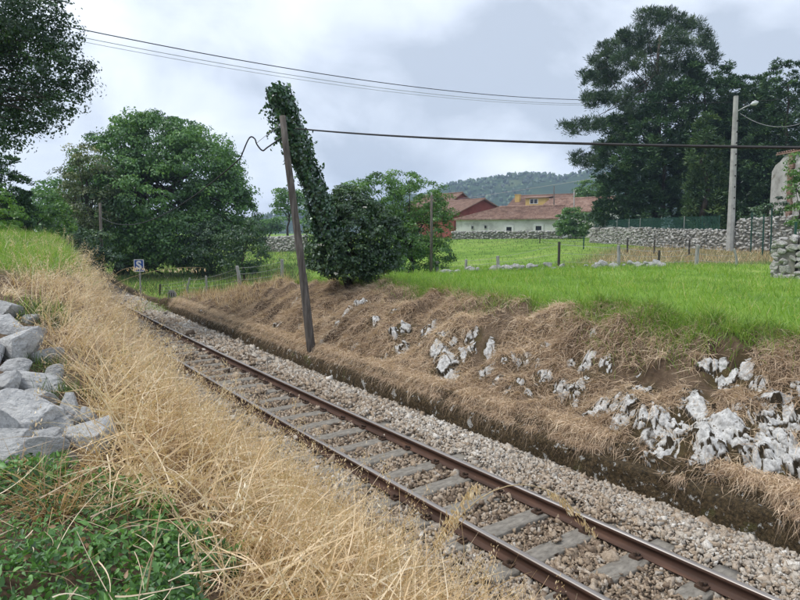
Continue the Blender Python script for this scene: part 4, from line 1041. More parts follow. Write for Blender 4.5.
# ivy covered brace pole
ib = gpt(349, 17.3); it = W(276, 92, 14.9)
brace = empty('ivy_covered_brace', ib, 'leaning brace pole smothered in dark ivy above the bush', 'ivy pole')
mb = MB(); mb.tube([ib + (it - ib) * s for s in np.linspace(0, 1, 8)], [.11 - .03 * s for s in np.linspace(0, 1, 8)], 10); mb.build('brace_shaft', M['old_wood'], brace, smooth=True, local=ib)
n = 9500
s = RNG.uniform(0.12, 1.02, n); ax = it - ib; axu = ax / np.linalg.norm(ax)
perp = rdir(n); perp = unit(perp - (perp @ axu)[:, None] * axu)
prof_r = np.interp(s, [0, .2, .45, .7, .82, .93, 1.02], [.40, .34, .27, .22, .27, .30, .20])
lump = 1 + .5 * fbm(s * 9, np.arctan2(perp[:, 1], perp[:, 0]), seed=141) * 2
rad = prof_r * lump * RNG.uniform(.55, 1.05, n) ** .6
stray = RNG.random(n) < .03; rad = np.where(stray, rad * 1.35, rad)
C = ib + s[:, None] * ax + perp * rad[:, None] + RNG.normal(0, .03, (n, 3))
spr = []
for k in range(34):     # trailing sprigs
    s0 = random.uniform(.2, 1.0); dv = rdir(1)[0]; dv = unit((dv - np.dot(dv, axu) * axu * .7)[None])[0]; ln_ = random.uniform(.15, .42); dr = random.choice((-.5, .35, -.9))
    for u_ in np.linspace(.2, 1, 12): spr.append(ib + s0 * ax + dv * (.2 + ln_ * u_) + np.array([0, 0, dr * ln_ * u_ * u_]) + RNG.normal(0, .025, 3))
C = np.concatenate([C, np.array(spr)]); perp = np.concatenate([perp, rdir(len(spr))]); n = len(C)
V, q, t = leaf_quads(C, unit(perp + rdir(n) * .7 + np.array([0, 0, .3])), RNG.uniform(.045, .12, n), .85, .15, RNG.normal(.45, .25, n) + .3 * fbm(C[:, 0] * 3, C[:, 2] * 3, seed=143))
o = obj('ivy_leaves', mesh_np('ivy_leaves', V, q, M['ivy'], {'tint': t}), brace, kind='stuff'); frame_root(o, ib)
mb = MB()
for k in range(7):
    s0 = random.uniform(.3, .98); p0 = ib + s0 * ax; dv = rdir(1)[0] * np.array([1, 1, .6])
    mb.tube([p0, p0 + dv * .3, p0 + dv * .45 + np.array([0, 0, .1])], [.008, .006, .003], 5)
mb.build('vine', M['bark'], brace, local=ib)

def wire(name, label, pxs, A, B, rad, mat='cable', ext=(0, 0), segs=60, deg=2, cat='cable'):
    """hangs in the vertical plane through plan points A and B, fitted to the pixels it crosses"""
    A = np.asarray(A[:2], float); B = np.asarray(B[:2], float); d = B - A; L = np.linalg.norm(d)
    ss, zz = [], []
    for (px_, py_) in pxs:
        r, fw = ray(px_, py_)
        mt = np.array([[r[0], -d[0]], [r[1], -d[1]]]); k, s = np.linalg.solve(mt, A)
        ss.append(s); zz.append(CZ + k * r[2])
    pf = np.polyfit(ss, zz, min(deg, len(ss) - 1))
    sv = np.linspace(0 - ext[0], 1 + ext[1], segs)
    P = np.stack([A[0] + d[0] * sv, A[1] + d[1] * sv, np.polyval(pf, sv)], 1)
    mb = MB(); mb.tube(P, rad, 6)
    o = mb.build(name, M[mat], None, smooth=True, local=P[0], label=label, cat=cat); o.location = P[0]
    return P
wp = W(300, 129, 14.5)
wire('overhead_cable', 'thick black cable from the ivy pole across the view to the right', [(300, 129), (420, 137), (560, 143.5), (800, 147.5)], W(296, 129, 14.5), (7.0, 2.6), .0175, ext=(0, 1.3))
# slack loop and far cable on the left of the pole
far_p = gpt(100, 35)
loopA = [hk + np.array([.05, 0, -.15]), W(268, 147, 14.2), W(262.5, 150.5, 14.2), W(257, 144.5, 14.2), W(254.5, 138.5, 14.25), W(249, 138.5, 14.3), W(240.5, 158, 14.6)]
P0 = np.array(loopA); tt = np.linspace(0, 1, len(P0)); ti = np.linspace(0, 1, 50)
def catmull(P, ti):
    P = np.vstack([2 * P[0] - P[1], P, 2 * P[-1] - P[-2]]); n = len(P) - 3; out = []
    for t in ti:
        i = min(int(t * n), n - 1); u = t * n - i; a, b, c, d = P[i], P[i + 1], P[i + 2], P[i + 3]
        out.append(.5 * ((2 * b) + (-a + c) * u + (2 * a - 5 * b + 4 * c - d) * u * u + (-a + 3 * b - 3 * c + d) * u ** 3))
    return np.array(out)
P1 = catmull(P0, ti)
A_, B_ = P0[-1], far_p
d_ = (B_ - A_)[:2]; ss, zz = [], []
for (px_, py_) in [(240.5, 158), (200, 192), (160, 216), (130, 225), (108, 221)]:
    r, fw = ray(px_, py_); k, s = np.linalg.solve(np.array([[r[0], -d_[0]], [r[1], -d_[1]]]), A_[:2]); ss.append(s); zz.append(CZ + k * r[2])
pf = np.polyfit(ss, zz, 3); sv = np.linspace(0, 1, 60)[1:]
P2 = np.stack([A_[0] + d_[0] * sv, A_[1] + d_[1] * sv, np.polyval(pf, sv)], 1)
mb = MB(); mb.tube(np.vstack([P1, P2]), .016, 6)
o = mb.build('overhead_cable', M['cable'], None, smooth=True, local=P1[0], label='black cable looping off the leaning pole towards the left trees', cat='cable'); o.location = P1[0]
wire('stay_wire', 'thin wire stay beside the cable loop at the pole', [(281, 125), (268, 134), (258, 142)], hk, W(256, 141, 14.3), .006, 'wire', cat='wire')
wire('overhead_wire', 'dark upper wire crossing the sky from left to right', [(65, 25), (180, 50), (300, 71), (440, 89), (587, 100)], W(65, 25, 34), W(590, 100, 62), .026, 'cable', ext=(.45, .08), cat='wire')
wire('overhead_wire', 'pale middle wire crossing the sky below the dark one', [(65, 33), (180, 57), (300, 77), (440, 94), (585, 104)], W(65, 33, 34.6), W(590, 104, 62.6), .017, 'wire', ext=(.45, .08), cat='wire')
wire('overhead_wire', 'pale lowest wire crossing the sky', [(65, 37), (180, 61), (300, 80.5), (440, 96), (585, 105.5)], W(65, 37, 35.2), W(590, 105, 63.2), .013, 'wire', ext=(.45, .08), cat='wire')
# far pole carrying the cable end
mb = MB(); tp = W(100, 203, 35); mb.tube([far_p - np.array([0, 0, .3]), tp], [.09, .07], 8); o = mb.build('far_pole', M['old_wood'], None, smooth=True, local=far_p, label='dark thin pole under the big tree at left', cat='pole'); o.location = far_p
# pole on the field edge beside the light tree
fb = gpt(431, 29.5); ft = W(431.5, 195, 29.5)
fp = empty('field_pole', fb, 'slim grey wooden pole on the field in front of the light green tree', 'pole')
mb = MB(); mb.tube([fb - np.array([0, 0, .3]), (fb + ft) / 2 + np.array([.02, 0, 0]), ft], [.075, .065, .055], 9); mb.build('shaft', M['old_wood'], fp, smooth=True, local=fb)
mb = MB(); mb.tube([ft, ft + np.array([0, 0, .12])], .035, 6); mb.build('insulator', M['galv'], fp, local=fb)
for px_, D, y0, lb in ((605, 72, 172, 'slim pole left of the dark conifers near the farm'), (554, 99, 186, 'far thin pole between the farm roofs'), (574, 92, 190, 'short far pole above the long farm roof')):
    b = gpt(px_, D); tpp = W(px_, y0, D); mb = MB(); mb.tube([b, tpp], [.11, .08], 7); o = mb.build('far_pole', M['grey_post'] if px_ != 554 else M['old_wood'], None, smooth=True, local=b, label=lb, cat='pole'); o.location = b
wire('overhead_wire', 'faint wire running from the far poles towards the conifers', [(480, 196), (540, 187), (610, 176)], W(470, 200, 105), W(612, 176, 72), .03, 'wire', ext=(.3, .2), cat='wire')
# concrete street lamp
lb_ = gpt(731, 39); lt = W(736, 96, 39)
lamp = empty('street_lamp', lb_, 'tall tapered concrete pole with a small street lamp', 'street lamp')
mb = MB(); mb.tube([lb_ - np.array([0, 0, .3]), lb_ + (lt - lb_) * .5, lt], [.24, .185, .135], 8); mb.build('pole', M['concrete'], lamp, local=lb_)
a0 = W(738, 111, 38.8); a1 = W(752, 104, 38.5); a2 = W(757.5, 102, 38.4)
mb = MB(); mb.tube([a0, (a0 + a1) / 2 + np.array([0, 0, .03]), a1], .035, 7); mb.build('arm', M['galv'], lamp, smooth=True, local=lb_)
hd = mb = MB(); mb.tube([a1 - (a2 - a1) * .25, a1 + (a2 - a1) * .2, a1 + (a2 - a1) * .7, a2 + (a2 - a1) * .15], [.05, .13, .15, .05], 9); hdo = mb.build('lamp_head', M['lamp_glass'], lamp, smooth=True, local=lb_)
mb = MB()
for k in range(9):
    p = lb_ + (lt - lb_) * (.28 + .07 * k); mb.box(p + np.array([-.1, -.19, 0]), (.05, .05, .1), -TH)
mb.build('step_hole', M['opening'], lamp, local=lb_, kind='stuff')
wire('overhead_wire', 'thin slack wire from the street lamp to the right', [(740, 113), (760, 124), (785, 126), (800, 124)], W(740, 113, 39), W(800, 124, 37), .014, 'wire', ext=(0, .5), cat='wire')
wire('overhead_wire', 'thin straight wire passing the lamp top before the trees', [(640, 102), (736, 102), (800, 98)], W(640, 102, 45), W(800, 98, 36), .012, 'cable', ext=(.1, .4), cat='wire')

# ================================================================== SIGNS
sb = gpt(138, 27.5); sb[2] = float(hz(sb[0], sb[1]))
sign = empty('track_sign', sb, 'blue square trackside sign with a white letter S on a pale post', 'sign', rz=-TH)
mb = MB(); mb.tube([(0, 0, -.3), (0, 0, 1.62)], .035, 8); mb.build('post', M['grey_post'], sign)
zs = float(W(138, 265.5, 27.5)[2] - sb[2])
for v in sign.children: v.scale = (1, 1, (zs + .2) / 1.62)
mb = MB(); mb.box((0, -.05, zs), (.44, .02, .54)); pl = mb.build('plate', M['blue_sign'], sign)
mb = MB()
for c_, sz_ in (((0, -.063, zs + .255), (.44, .008, .03)), ((0, -.063, zs - .255), (.44, .008, .03)), ((-.205, -.063, zs), (.03, .008, .48)), ((.205, -.063, zs), (.03, .008, .48))): mb.box(c_, sz_)
mb.build('border', M['white_paint'], pl)
cu = bpy.data.curves.new('letter', 'FONT'); cu.body = 'S'; cu.size = .50; cu.align_x = 'CENTER'; cu.align_y = 'CENTER'; cu.extrude = .004; cu.offset = .018
cu.materials.append(M['white_paint'])
tmp = bpy.data.objects.new('letter_curve', cu); lm_ = bpy.data.meshes.new_from_object(tmp); bpy.data.objects.remove(tmp); lm_.materials.clear(); lm_.materials.append(M['white_paint']); lo = bpy.data.objects.new('letter', lm_); link(lo, pl); lo.location = (0, -.068, zs); lo.rotation_euler = (math.pi / 2, 0, 0)
kb = gpt(170, 25.5)
km = empty('marker_post', kb, 'small grey marker board on a short post beside the track end', 'marker', rz=-TH)
zk = float(W(170, 295, 25.5)[2] - kb[2])
mb = MB(); mb.tube([(0, 0, -.2), (0, 0, max(.3, zk))], .045, 8); mb.build('post', M['grey_post'], km)
mb = MB(); mb.box((0, -.06, zk), (.34, .03, .26)); mb.box((0, -.06, zk + .15), (.22, .03, .1)); b_ = mb.build('board', M['grey_post'], km)
mb = MB()
for dx in (-.09, .0, .09): mb.box((dx, -.083, zk + .02), (.035, .01, .16))
mb.build('marking', M['dark_post'], b_, kind='stuff')

# ================================================================== FENCES
def post(root, base, h, r, mat, lean=(0, 0), n=7):
    mb = MB(); b = np.asarray(base); t = b + np.array([lean[0], lean[1], h])
    mb.tube([b - np.array([0, 0, .25]), (b + t) / 2, t - np.array([0, 0, .02]), t], [r * 1.05, r, r * .95, r * .6], n)
    return mb.build('post', M[mat], root, smooth=False, local=np.array(root.location))
def fence(name, label, items, mat_w='wire', nw=3, hf=.9):
    """items: (px, base py or None, D or None, height px, radius m, material, lean px)"""
    bases = []
    for px_, by, D, hp, r, mt, ln in items:
        b = march(px_, by) if D is None else gpt(px_, D)
        dd = float(np.dot(b[:2], [_s, _c])); bases.append((b, hp * dd / F, r, mt, ln * dd / F))
    root = empty(name, bases[0][0], label, 'fence'); tops = []
    for b, h, r, mt, ln in bases:
        post(root, b, h, r, mt, (ln * _c, -ln * _s)); tops.append((b, h, ln))
    for w in range(nw):
        s = .25 + .7 * w / max(1, nw - 1); mb = MB()
        pts = [b + np.array([ln * _c * s, -ln * _s * s, h_ * s * .95]) for b, h_, ln in tops]
        fine = []
        for i in range(len(pts) - 1):
            for u in np.linspace(0, 1, 7)[:-1 if i < len(pts) - 2 else None]: fine.append(pts[i] * (1 - u) + pts[i + 1] * u - np.array([0, 0, .05 * math.sin(math.pi * u)]))
        mb.tube(fine, .006, 4); mb.build('fence_wire', M[mat_w], root, local=np.array(root.location))
    return root
fence('field_fence', 'wire fence on mixed posts across the green field', [(437, None, 32, 14, .10, 'grey_post', 0), (466, None, 31, 13, .07, 'grey_post', .5), (499, None, 29.5, 15, .08, 'grey_post', -1), (559.5, None, 27, 26, .06, 'dark_post', 0), (620, None, 27, 21, .075, 'grey_post', -1), (660, None, 26.5, 15, .05, 'dark_post', 0), (698, None, 26, 20, .08, 'grey_post', .5), (740, None, 25.5, 17, .05, 'grey_post', -5)])
fence('rear_field_fence', 'second fence line of thin posts before the farm wall', [(540, None, 60, 9, .05, 'dark_post', 0), (584, None, 47, 13, .05, 'green_metal', 0), (628, None, 42, 15, .06, 'dark_post', 0), (655, None, 39, 14, .05, 'dark_post', 0), (690, None, 36, 15, .05, 'dark_post', 0)])
fence('meadow_fence', 'pale leaning post fence around the meadow at the cutting end', [(157, None, 31, 12, .05, 'dark_post', 1), (183, None, 30, 18, .045, 'grey_post', 5), (205, None, 29, 20, .05, 'grey_post', -.5), (240, None, 26, 26, .075, 'grey_post', -4), (281.5, None, 24, 27, .065, 'grey_post', 0)], nw=4)
# dark netting strip between the last meadow posts
def netting(name, label, A, B, h, step, th, mat):
    root = empty(name, A, label, 'fence'); d = B - A; L = np.linalg.norm(d[:2]); u = d / np.linalg.norm(d)
    mb = MB(); k = int(L / step)
    for i in range(k + 1):
        p = A + d * (i / k); mb.box((p[0], p[1], p[2] + h / 2), (th, th, h), math.atan2(d[1], d[0]))
    for j in range(6):
        z = h * (j + .5) / 6; mb.tube([A + np.array([0, 0, z]), B + np.array([0, 0, z])], th * .5, 4)
    mb.build('mesh', M[mat], root, local=A, kind='stuff')
netting('wire_netting', 'dark wire netting on the slope left of the pole', gpt(212, 30), gpt(292, 31), .95, .12, .014, 'dark_post')

# ================================================================== STONE WALLS
def stone_wall(name, label, pts, th, size, group=None, individual=False, tops=None):
    """pts: list of (base xyz, height); stones faced on both sides of a core"""
    b0 = np.asarray(pts[0][0]); root = empty(name, b0, label, 'wall', group)
    core = MB(); Cs = []; Ss = []
    for (a, ha), (b, hb_) in zip(pts[:-1], pts[1:]):
        a = np.asarray(a, float); b = np.asarray(b, float); d = b - a; L = np.linalg.norm(d[:2]); u = d / L; nrm = np.array([u[1], -u[0], 0]); nrm = nrm / np.linalg.norm(nrm)
        if np.dot(nrm[:2], -a[:2]) < 0: nrm = -nrm
        q = th / 2 - size * .16
        g = [a + nrm * q, b + nrm * q, b - nrm * q, a - nrm * q]
        lo_ = [p - np.array([0, 0, .3]) for p in g]; hi = [g[0] + np.array([0, 0, ha - size * .2]), g[1] + np.array([0, 0, hb_ - size * .2]), g[2] + np.array([0, 0, hb_ - size * .2]), g[3] + np.array([0, 0, ha - size * .2])]
        core.poly(hi)
        for i in range(4): core.poly([lo_[i], lo_[(i + 1) % 4], hi[(i + 1) % 4], hi[i]])
        for side in (1, -1):
            nL = int(L / (size * 1.05))
            for i in range(nL):
                s = (i + .5) / nL; h = ha + (hb_ - ha) * s; nz = max(1, int(h / (size * .72)))
                for j in range(nz):
                    p = a + d * min(max(s + random.uniform(-.5, .5) / nL, 0), 1) + nrm * side * (q - size * .05 + random.uniform(-.04, .04) * size) + np.array([0, 0, (j + .5) / nz * h + random.uniform(-.4, .4) * size])
                    Cs.append(p); Ss.append((size * random.uniform(.5, .85), size * random.uniform(.5, .85), size * random.uniform(.38, .58)))
        if individual and a is not None and np.allclose(a, pts[0][0]):   # the broken end face
            for i in range(3):
                for j in range(int(ha / (size * .6))):
                    Cs.append(a + nrm * (i - 1) * th * .33 + np.array([0, 0, (j + .5) * size * .6])); Ss.append((size * random.uniform(.5, .8), size * random.uniform(.5, .8), size * random.uniform(.35, .55)))
        nt = int(L / (size * .9))
        for i in range(nt):     # coping
            p = a + d * ((i + .5) / nt) + nrm * random.uniform(-.3, .3) * th + np.array([0, 0, ha + (hb_ - ha) * (i + .5) / nt + random.uniform(-.1, .2) * size])
            Cs.append(p); Ss.append((size * random.uniform(.45, .8), size * random.uniform(.4, .7), size * random.uniform(.25, .5)))
    core.build('core', M['mortar'], root, local=b0)
    if individual:
        for p, s_ in zip(Cs, Ss):
            o = obj('stone', random.choice(STONES), root); o.location = p - b0; o.scale = s_; o.rotation_euler = (random.uniform(-.3, .3), random.uniform(-.3, .3), random.uniform(0, 6.28))
    else:
        V, Fc, t = stone_cloud(np.array(Cs) - b0, np.array(Ss) * 1.1, sub=0, seed=700)
        obj('stones', mesh_np('stones', V, Fc, M['field_stone'], {'tint': t}), root, kind='stuff')
    return root
def wpt(px_, D, ytop): b = gpt(px_, D); return (b, max(.2, float(W(px_, ytop, D)[2] - b[2])))
stone_wall('stone_wall', 'long grey rubble wall with green mesh fence below the conifers', [wpt(592, 60, 228), wpt(650, 48, 228.5), wpt(700, 43, 230), wpt(737, 40, 231)], .5, .22)
stone_wall('stone_wall', 'higher rubble wall section right of the street lamp', [wpt(738, 39, 220), wpt(770, 37.5, 218), wpt(798, 36.5, 216), wpt(830, 36, 216)], .5, .22)
stone_wall('stone_wall', 'near rubble wall end cut off by the right edge', [wpt(780, 19.0, 239), wpt(800, 18.6, 237), wpt(850, 18.0, 237)], .6, .21, individual=True)
stone_wall('stone_wall', 'dark low boundary wall in front of the white barn', [wpt(452, 84, 232), wpt(505, 82, 231.5), wpt(562, 79, 231.5)], .4, .3)
stone_wall('stone_wall', 'grey field wall in the gap between shrubs left of the pole', [wpt(262, 76, 238), wpt(306, 70, 236)], .5, .35)
# tumbled stones along the field edge
row = empty('tumbled_wall', gpt(560, 24), 'tumbled line of pale stones along the field edge', 'stones')
rb = np.array(row.location)
for i in range(110):
    px_ = random.choice([random.uniform(335, 415), random.uniform(430, 560), random.uniform(560, 660), random.uniform(585, 625), random.uniform(500, 520), random.uniform(636, 665)])
    D = np.interp(px_, [335, 430, 560, 660], [27, 27, 25.5, 24]) + random.gauss(0, .5)
    b = gpt(px_, D); s = random.uniform(.06, .17)
    if px_ > 650 and random.random() < .3: continue
    o = obj('stone', random.choice(STONES_PALE if 'STONES_PALE' in globals() else ROCKS), row); o.location = b + np.array([0, 0, s * .5 + random.uniform(0, .14)]) - rb; o.scale = (s * random.uniform(.9, 1.5), s, s * random.uniform(.6, 1)); o.rotation_euler = (random.uniform(-.3, .3), random.uniform(-.3, .3), random.uniform(0, 6.28))

# green mesh fence on the long wall
gf_pts = [(594, 60, 228, 220.5), (605, 57, 228, 219.8), (617, 54.5, 228, 219.2), (629, 52, 228.3, 218.6), (640, 50, 228.4, 218), (653, 47.5, 228.5, 217.4), (666, 46, 229, 216.9), (684, 44.2, 229.6, 216.2), (702, 42.8, 230, 215.6), (719, 41.4, 230.6, 215)]
gfp = [(W(px_, yb, D), float(W(px_, yt, D)[2] - W(px_, yb, D)[2])) for px_, D, yb, yt in gf_pts]
gfr = empty('mesh_fence', gfp[0][0], 'dark green mesh fence on top of the long stone wall', 'fence'); g0 = np.array(gfr.location)
for b, h in gfp:
    mb = MB(); mb.tube([b - np.array([0, 0, .15]), b + np.array([0, 0, h])], .03, 6); mb.build('post', M['grey_post'] if random.random() < .5 else M['green_metal'], gfr, local=g0)
for (a, ha), (b, hb_) in zip(gfp[:-1], gfp[1:]):
    mb = MB(); L = np.linalg.norm(b - a); k = int(L / .085)
    for i in range(k):
        p = a + (b - a) * ((i + .5) / k); h = ha + (hb_ - ha) * (i + .5) / k; mb.box((p[0], p[1], p[2] + h * .48), (.038, .006, h * .94), math.atan2((b - a)[1], (b - a)[0]))
    mb.build('mesh_panel', M['green_metal'], gfr, local=g0, kind='stuff')
gate = empty('green_post_fence', gpt(764, 33), 'tall dark green metal posts before the wall at right', 'fence'); gp0 = np.array(gate.location)
for px_, D, yt, yb in ((764, 33, 214, 249), (752, 36, 212, 232), (772, 35, 208, 235), (796, 20, 222, 262)):
    b = gpt(px_, D); t = W(px_, yt, D); mb = MB(); mb.tube([b - np.array([0, 0, .2]), t], .04, 6); mb.build('post', M['green_metal'], gate, local=gp0)
mb = MB(); a_, b_ = W(752, 226, 36), W(764, 226, 33)
for j in range(9): mb.tube([W(752, 214 + 2 * j, 36), W(764, 217 + 3 * j, 33)], .01, 4)
mb.build('mesh_panel', M['green_metal'], gate, local=gp0, kind='stuff')

# ================================================================== BUILDINGS
def roof_skin(mb, p00, p10, p11, p01, wave=.24, amp=.045, course=.42):
    """tiled slope: p00-p10 along the eave, p01-p11 along the ridge; half-round rows and stepped courses"""
    p00, p10, p11, p01 = [np.asarray(p, float) for p in (p00, p10, p11, p01)]
    Lu = max(np.linalg.norm(p10 - p00), np.linalg.norm(p11 - p01)); Lv = np.linalg.norm((p01 + p11 - p00 - p10) / 2)
    n = np.cross(p10 - p00, (p01 + p11 - p00 - p10) / 2); n = n / np.linalg.norm(n); n = n if n[2] > 0 else -n
    nu = max(4, int(Lu / wave * 4)); nv = max(2, int(Lv / course)); base = len(mb.v)
    for j in range(nv):
        for e_ in (0, 1):
            v = (j + e_ * .98) / nv; lift = .035 * (1 - e_)
            for i in range(nu + 1):
                u = i / nu
                p = (p00 * (1 - u) + p10 * u) * (1 - v) + (p01 * (1 - u) + p11 * u) * v
                mb.v.append(tuple(p + n * (amp * math.sin(i * math.pi / 2) + lift + .012 * random.uniform(-1, 1) + .03)))
    for r_ in range(nv * 2 - 1):
        for i in range(nu):
            a = base + r_ * (nu + 1) + i; mb.f.append([a, a + 1, a + nu + 2, a + nu + 1])
def slab(mb, q, t=.1):
    q = [np.asarray(p, float) for p in q]; lo_ = [p - np.array([0, 0, t]) for p in q]
    mb.poly(q); mb.poly(lo_[::-1])
    for i in range(len(q)): mb.poly([lo_[i], lo_[(i + 1) % len(q)], q[(i + 1) % len(q)], q[i]])
class House:
    def __init__(s, name, label, A, B, depth, eave, ridge, axis='x', wall='white_plaster', roof='tile', oh=.35, hip=0.0):
        A = np.asarray(A, float); B = np.asarray(B, float); s.L = float(np.linalg.norm((B - A)[:2])); s.d = depth
        z0 = min(A[2], B[2]) - .4; s.rz = math.atan2(B[1] - A[1], B[0] - A[0]); s.e = eave - z0; s.r = ridge - z0; e_, r_, L, d = s.e, s.r, s.L, depth
        s.root = empty(name, (A[0], A[1], z0), label, 'building', rz=s.rz); s.z0 = z0
        w = MB()
        if axis == 'x':
            ev = e_
            w.poly([(0, 0, 0), (L, 0, 0), (L, 0, ev), (0, 0, ev)]); w.poly([(L, d, 0), (0, d, 0), (0, d, ev), (L, d, ev)])
            w.poly([(L, 0, 0), (L, d, 0), (L, d, ev), (L, d / 2, r_), (L, 0, ev)])
            w.poly([(0, d, 0), (0, 0, 0), (0, 0, ev)] + ([(0, d / 2, r_)] if not hip else []) + [(0, d, ev)])
            sl = (r_ - e_) / (d / 2); ez = e_ - oh * sl
            rm = MB(); x0, x1 = -oh, L + oh * .6; h0 = hip
            f_ = [(x0, -oh, ez), (x1, -oh, ez), (x1, d / 2, r_), (h0 if hip else x0, d / 2, r_)]
            b_ = [(x1, d + oh, ez), (x0, d + oh, ez), (h0 if hip else x0, d / 2, r_), (x1, d / 2, r_)]
            for q in (f_, b_): slab(rm, [(p[0], p[1], p[2] + .02) for p in q]); roof_skin(rm, q[0], q[1], q[2], q[3])
            if hip:
                q = [(x0, d + oh, ez), (x0, -oh, ez), (h0, d / 2, r_)]; slab(rm, [(p[0], p[1], p[2] + .02) for p in q]); roof_skin(rm, q[0], q[1], q[2], q[2])
        else:
            w.poly([(0, 0, 0), (L, 0, 0), (L, 0, e_), (L / 2, 0, r_), (0, 0, e_)]); w.poly([(L, d, 0), (0, d, 0), (0, d, e_), (L / 2, d, r_), (L, d, e_)])
            w.poly([(L, 0, 0), (L, d, 0), (L, d, e_), (L, 0, e_)]); w.poly([(0, d, 0), (0, 0, 0), (0, 0, e_), (0, d, e_)])
            sl = (r_ - e_) / (L / 2); ez = e_ - oh * sl; rm = MB()
            for q in ([(-oh, d + oh, ez), (-oh, -oh, ez), (L / 2, -oh, r_), (L / 2, d + oh, r_)], [(L + oh, -oh, ez), (L + oh, d + oh, ez), (L / 2, d + oh, r_), (L / 2, -oh, r_)]):
                slab(rm, [(p[0], p[1], p[2] + .02) for p in q]); roof_skin(rm, *q)
        rm2 = MB()
        if axis == 'x': rm2.tube([(h0 if hip else -oh, d / 2, r_ + .08), (L + oh * .6, d / 2, r_ + .08)], .12, 7)
        else: rm2.tube([(L / 2, -oh, r_ + .08), (L / 2, d + oh, r_ + .08)], .12, 7)
        s.wall = w.build('wall', M[wall], s.root); s.roof = rm.build('roof', M[roof], s.root)
        rm2.build('ridge_tiles', M[roof], s.roof, smooth=True)
    def window(s, x, z, w, h, frame='white_paint', y=0.0, fw=.14):
        z = z - s.z0 if z > s.z0 else z
        mb = MB(); mb.box((x, y - .012, z), (w, .03, h)); wd = mb.build('window', M['pane'], s.root)
        mb = MB()
        for c, sz in (((x, y - .05, z + h / 2 + fw / 2), (w + 2 * fw, .1, fw)), ((x, y - .06, z - h / 2 - fw / 2), (w + 2.3 * fw, .12, fw)), ((x - w / 2 - fw / 2, y - .05, z), (fw, .1, h)), ((x + w / 2 + fw / 2, y - .05, z), (fw, .1, h))): mb.box(c, sz)
        mb.build('frame', M[frame], wd)
        return wd
    def at(s, px_, D0):
        """local x of a pixel column on the front wall (y = 0)"""
        r, fw = ray(px_, 233); o = np.array(s.root.location)[:2]; u = np.array([math.cos(s.rz), math.sin(s.rz)])
        k, x = np.linalg.solve(np.array([[r[0], -u[0]], [r[1], -u[1]]]), o); return float(x)
# white barn
A, B = gpt(456, 90), gpt(557, 84)
barn = House('white_barn', 'long stained white barn with weathered tile roof behind the field', A, B, 8.5, float(W(556, 217.5, 84)[2]), float(W(560, 206.2, 88)[2]), 'x', 'white_plaster', 'tile', .4, hip=5.2)
for px_, py_, w_, h_ in ((509, 229.2, .75, .6), (538.5, 228.3, .8, .6)):
    barn.window(barn.at(px_, 86), float(W(px_, py_, 87)[2]), w_, h_, fw=.28)
for px_, py_ in ((472.5, 227.5), (485.5, 227)):
    barn.window(barn.at(px_, 88), float(W(px_, py_, 89)[2]), .28, .4, fw=.05, frame='field_stone')
A, B = gpt(454, 95), gpt(510, 100)
red = House('red_house', 'red plastered farmhouse with gable facing the field', A, B, 11, float(W(454, 214, 95)[2]), float(W(480, 199, 97.5)[2]), 'y', 'red_plaster', 'tile2', .5)
red.window(1.3, 1.9, .5, .7); red.window(6.6, 4.6, .5, .6)
A, B = gpt(447, 108), gpt(474, 111.5)
red2 = House('red_house', 'rear red house whose gable rises behind the other at left', A, B, 12, float(W(447, 204, 108)[2]), float(W(460, 193, 110)[2]), 'y', 'red_plaster', 'tile2', .5)
red2.window(1.2, 5.0, .5, .6)
A, B = gpt(508, 116), gpt(566, 110)
yel = House('yellow_house', 'yellow house with dormer and chimney behind the farm roofs', A, B, 9, float(W(540, 206.5, 113)[2]), float(W(540, 195, 116)[2]), 'x', 'yellow_plaster', 'tile2', .5)
cx = yel.at(512.5, 116)
mb = MB(); mb.box((cx, 2.2, yel.e + 1.2), (.9, .7, 2.2)); mb.box((cx, 2.2, yel.e + 2.36), (1.05, .85, .14)); mb.build('chimney', M['yellow_plaster'], yel.roof)
x0, x1 = yel.at(524, 114), yel.at(544, 112)
mb = MB(); mb.box(((x0 + x1) / 2, 2.0, yel.e + .75), (x1 - x0, 3.2, 1.6)); dm = mb.build('dormer', M['yellow_plaster'], yel.root)
mb = MB(); slab(mb, [(x0 - .3, .1, yel.e + 1.66), (x1 + .3, .1, yel.e + 1.66), (x1 + .3, 3.8, yel.e + 2.05), (x0 - .3, 3.8, yel.e + 2.05)], .12); mb.build('dormer_roof', M['tile2'], dm)
xm = x0 + (x1 - x0) * .42; mb = MB()
for k_ in (-.36, .36): mb.box((xm + k_, .385, yel.e + .95), (.6, .02, .75))
mb.build('pane', M['pane'], dm)
mb = MB()
for c, sz in (((xm, .37, yel.e + 1.36), (1.6, .06, .08)), ((xm, .37, yel.e + .53), (1.6, .06, .08)), ((xm, .37, yel.e + .945), (.1, .06, .75)), ((xm - .74, .37, yel.e + .945), (.1, .06, .75)), ((xm + .74, .37, yel.e + .945), (.1, .06, .75))): mb.box(c, sz)
mb.build('window_frame', M['white_paint'], dm)
A, B = gpt(536, 101), gpt(602, 93)
shed = House('long_shed', 'long tiled shed behind the white barn with faded roof', A, B, 9, float(W(596, 210, 94)[2]), float(W(590, 197.5, 98)[2]), 'x', 'white_plaster', 'tile', .4)
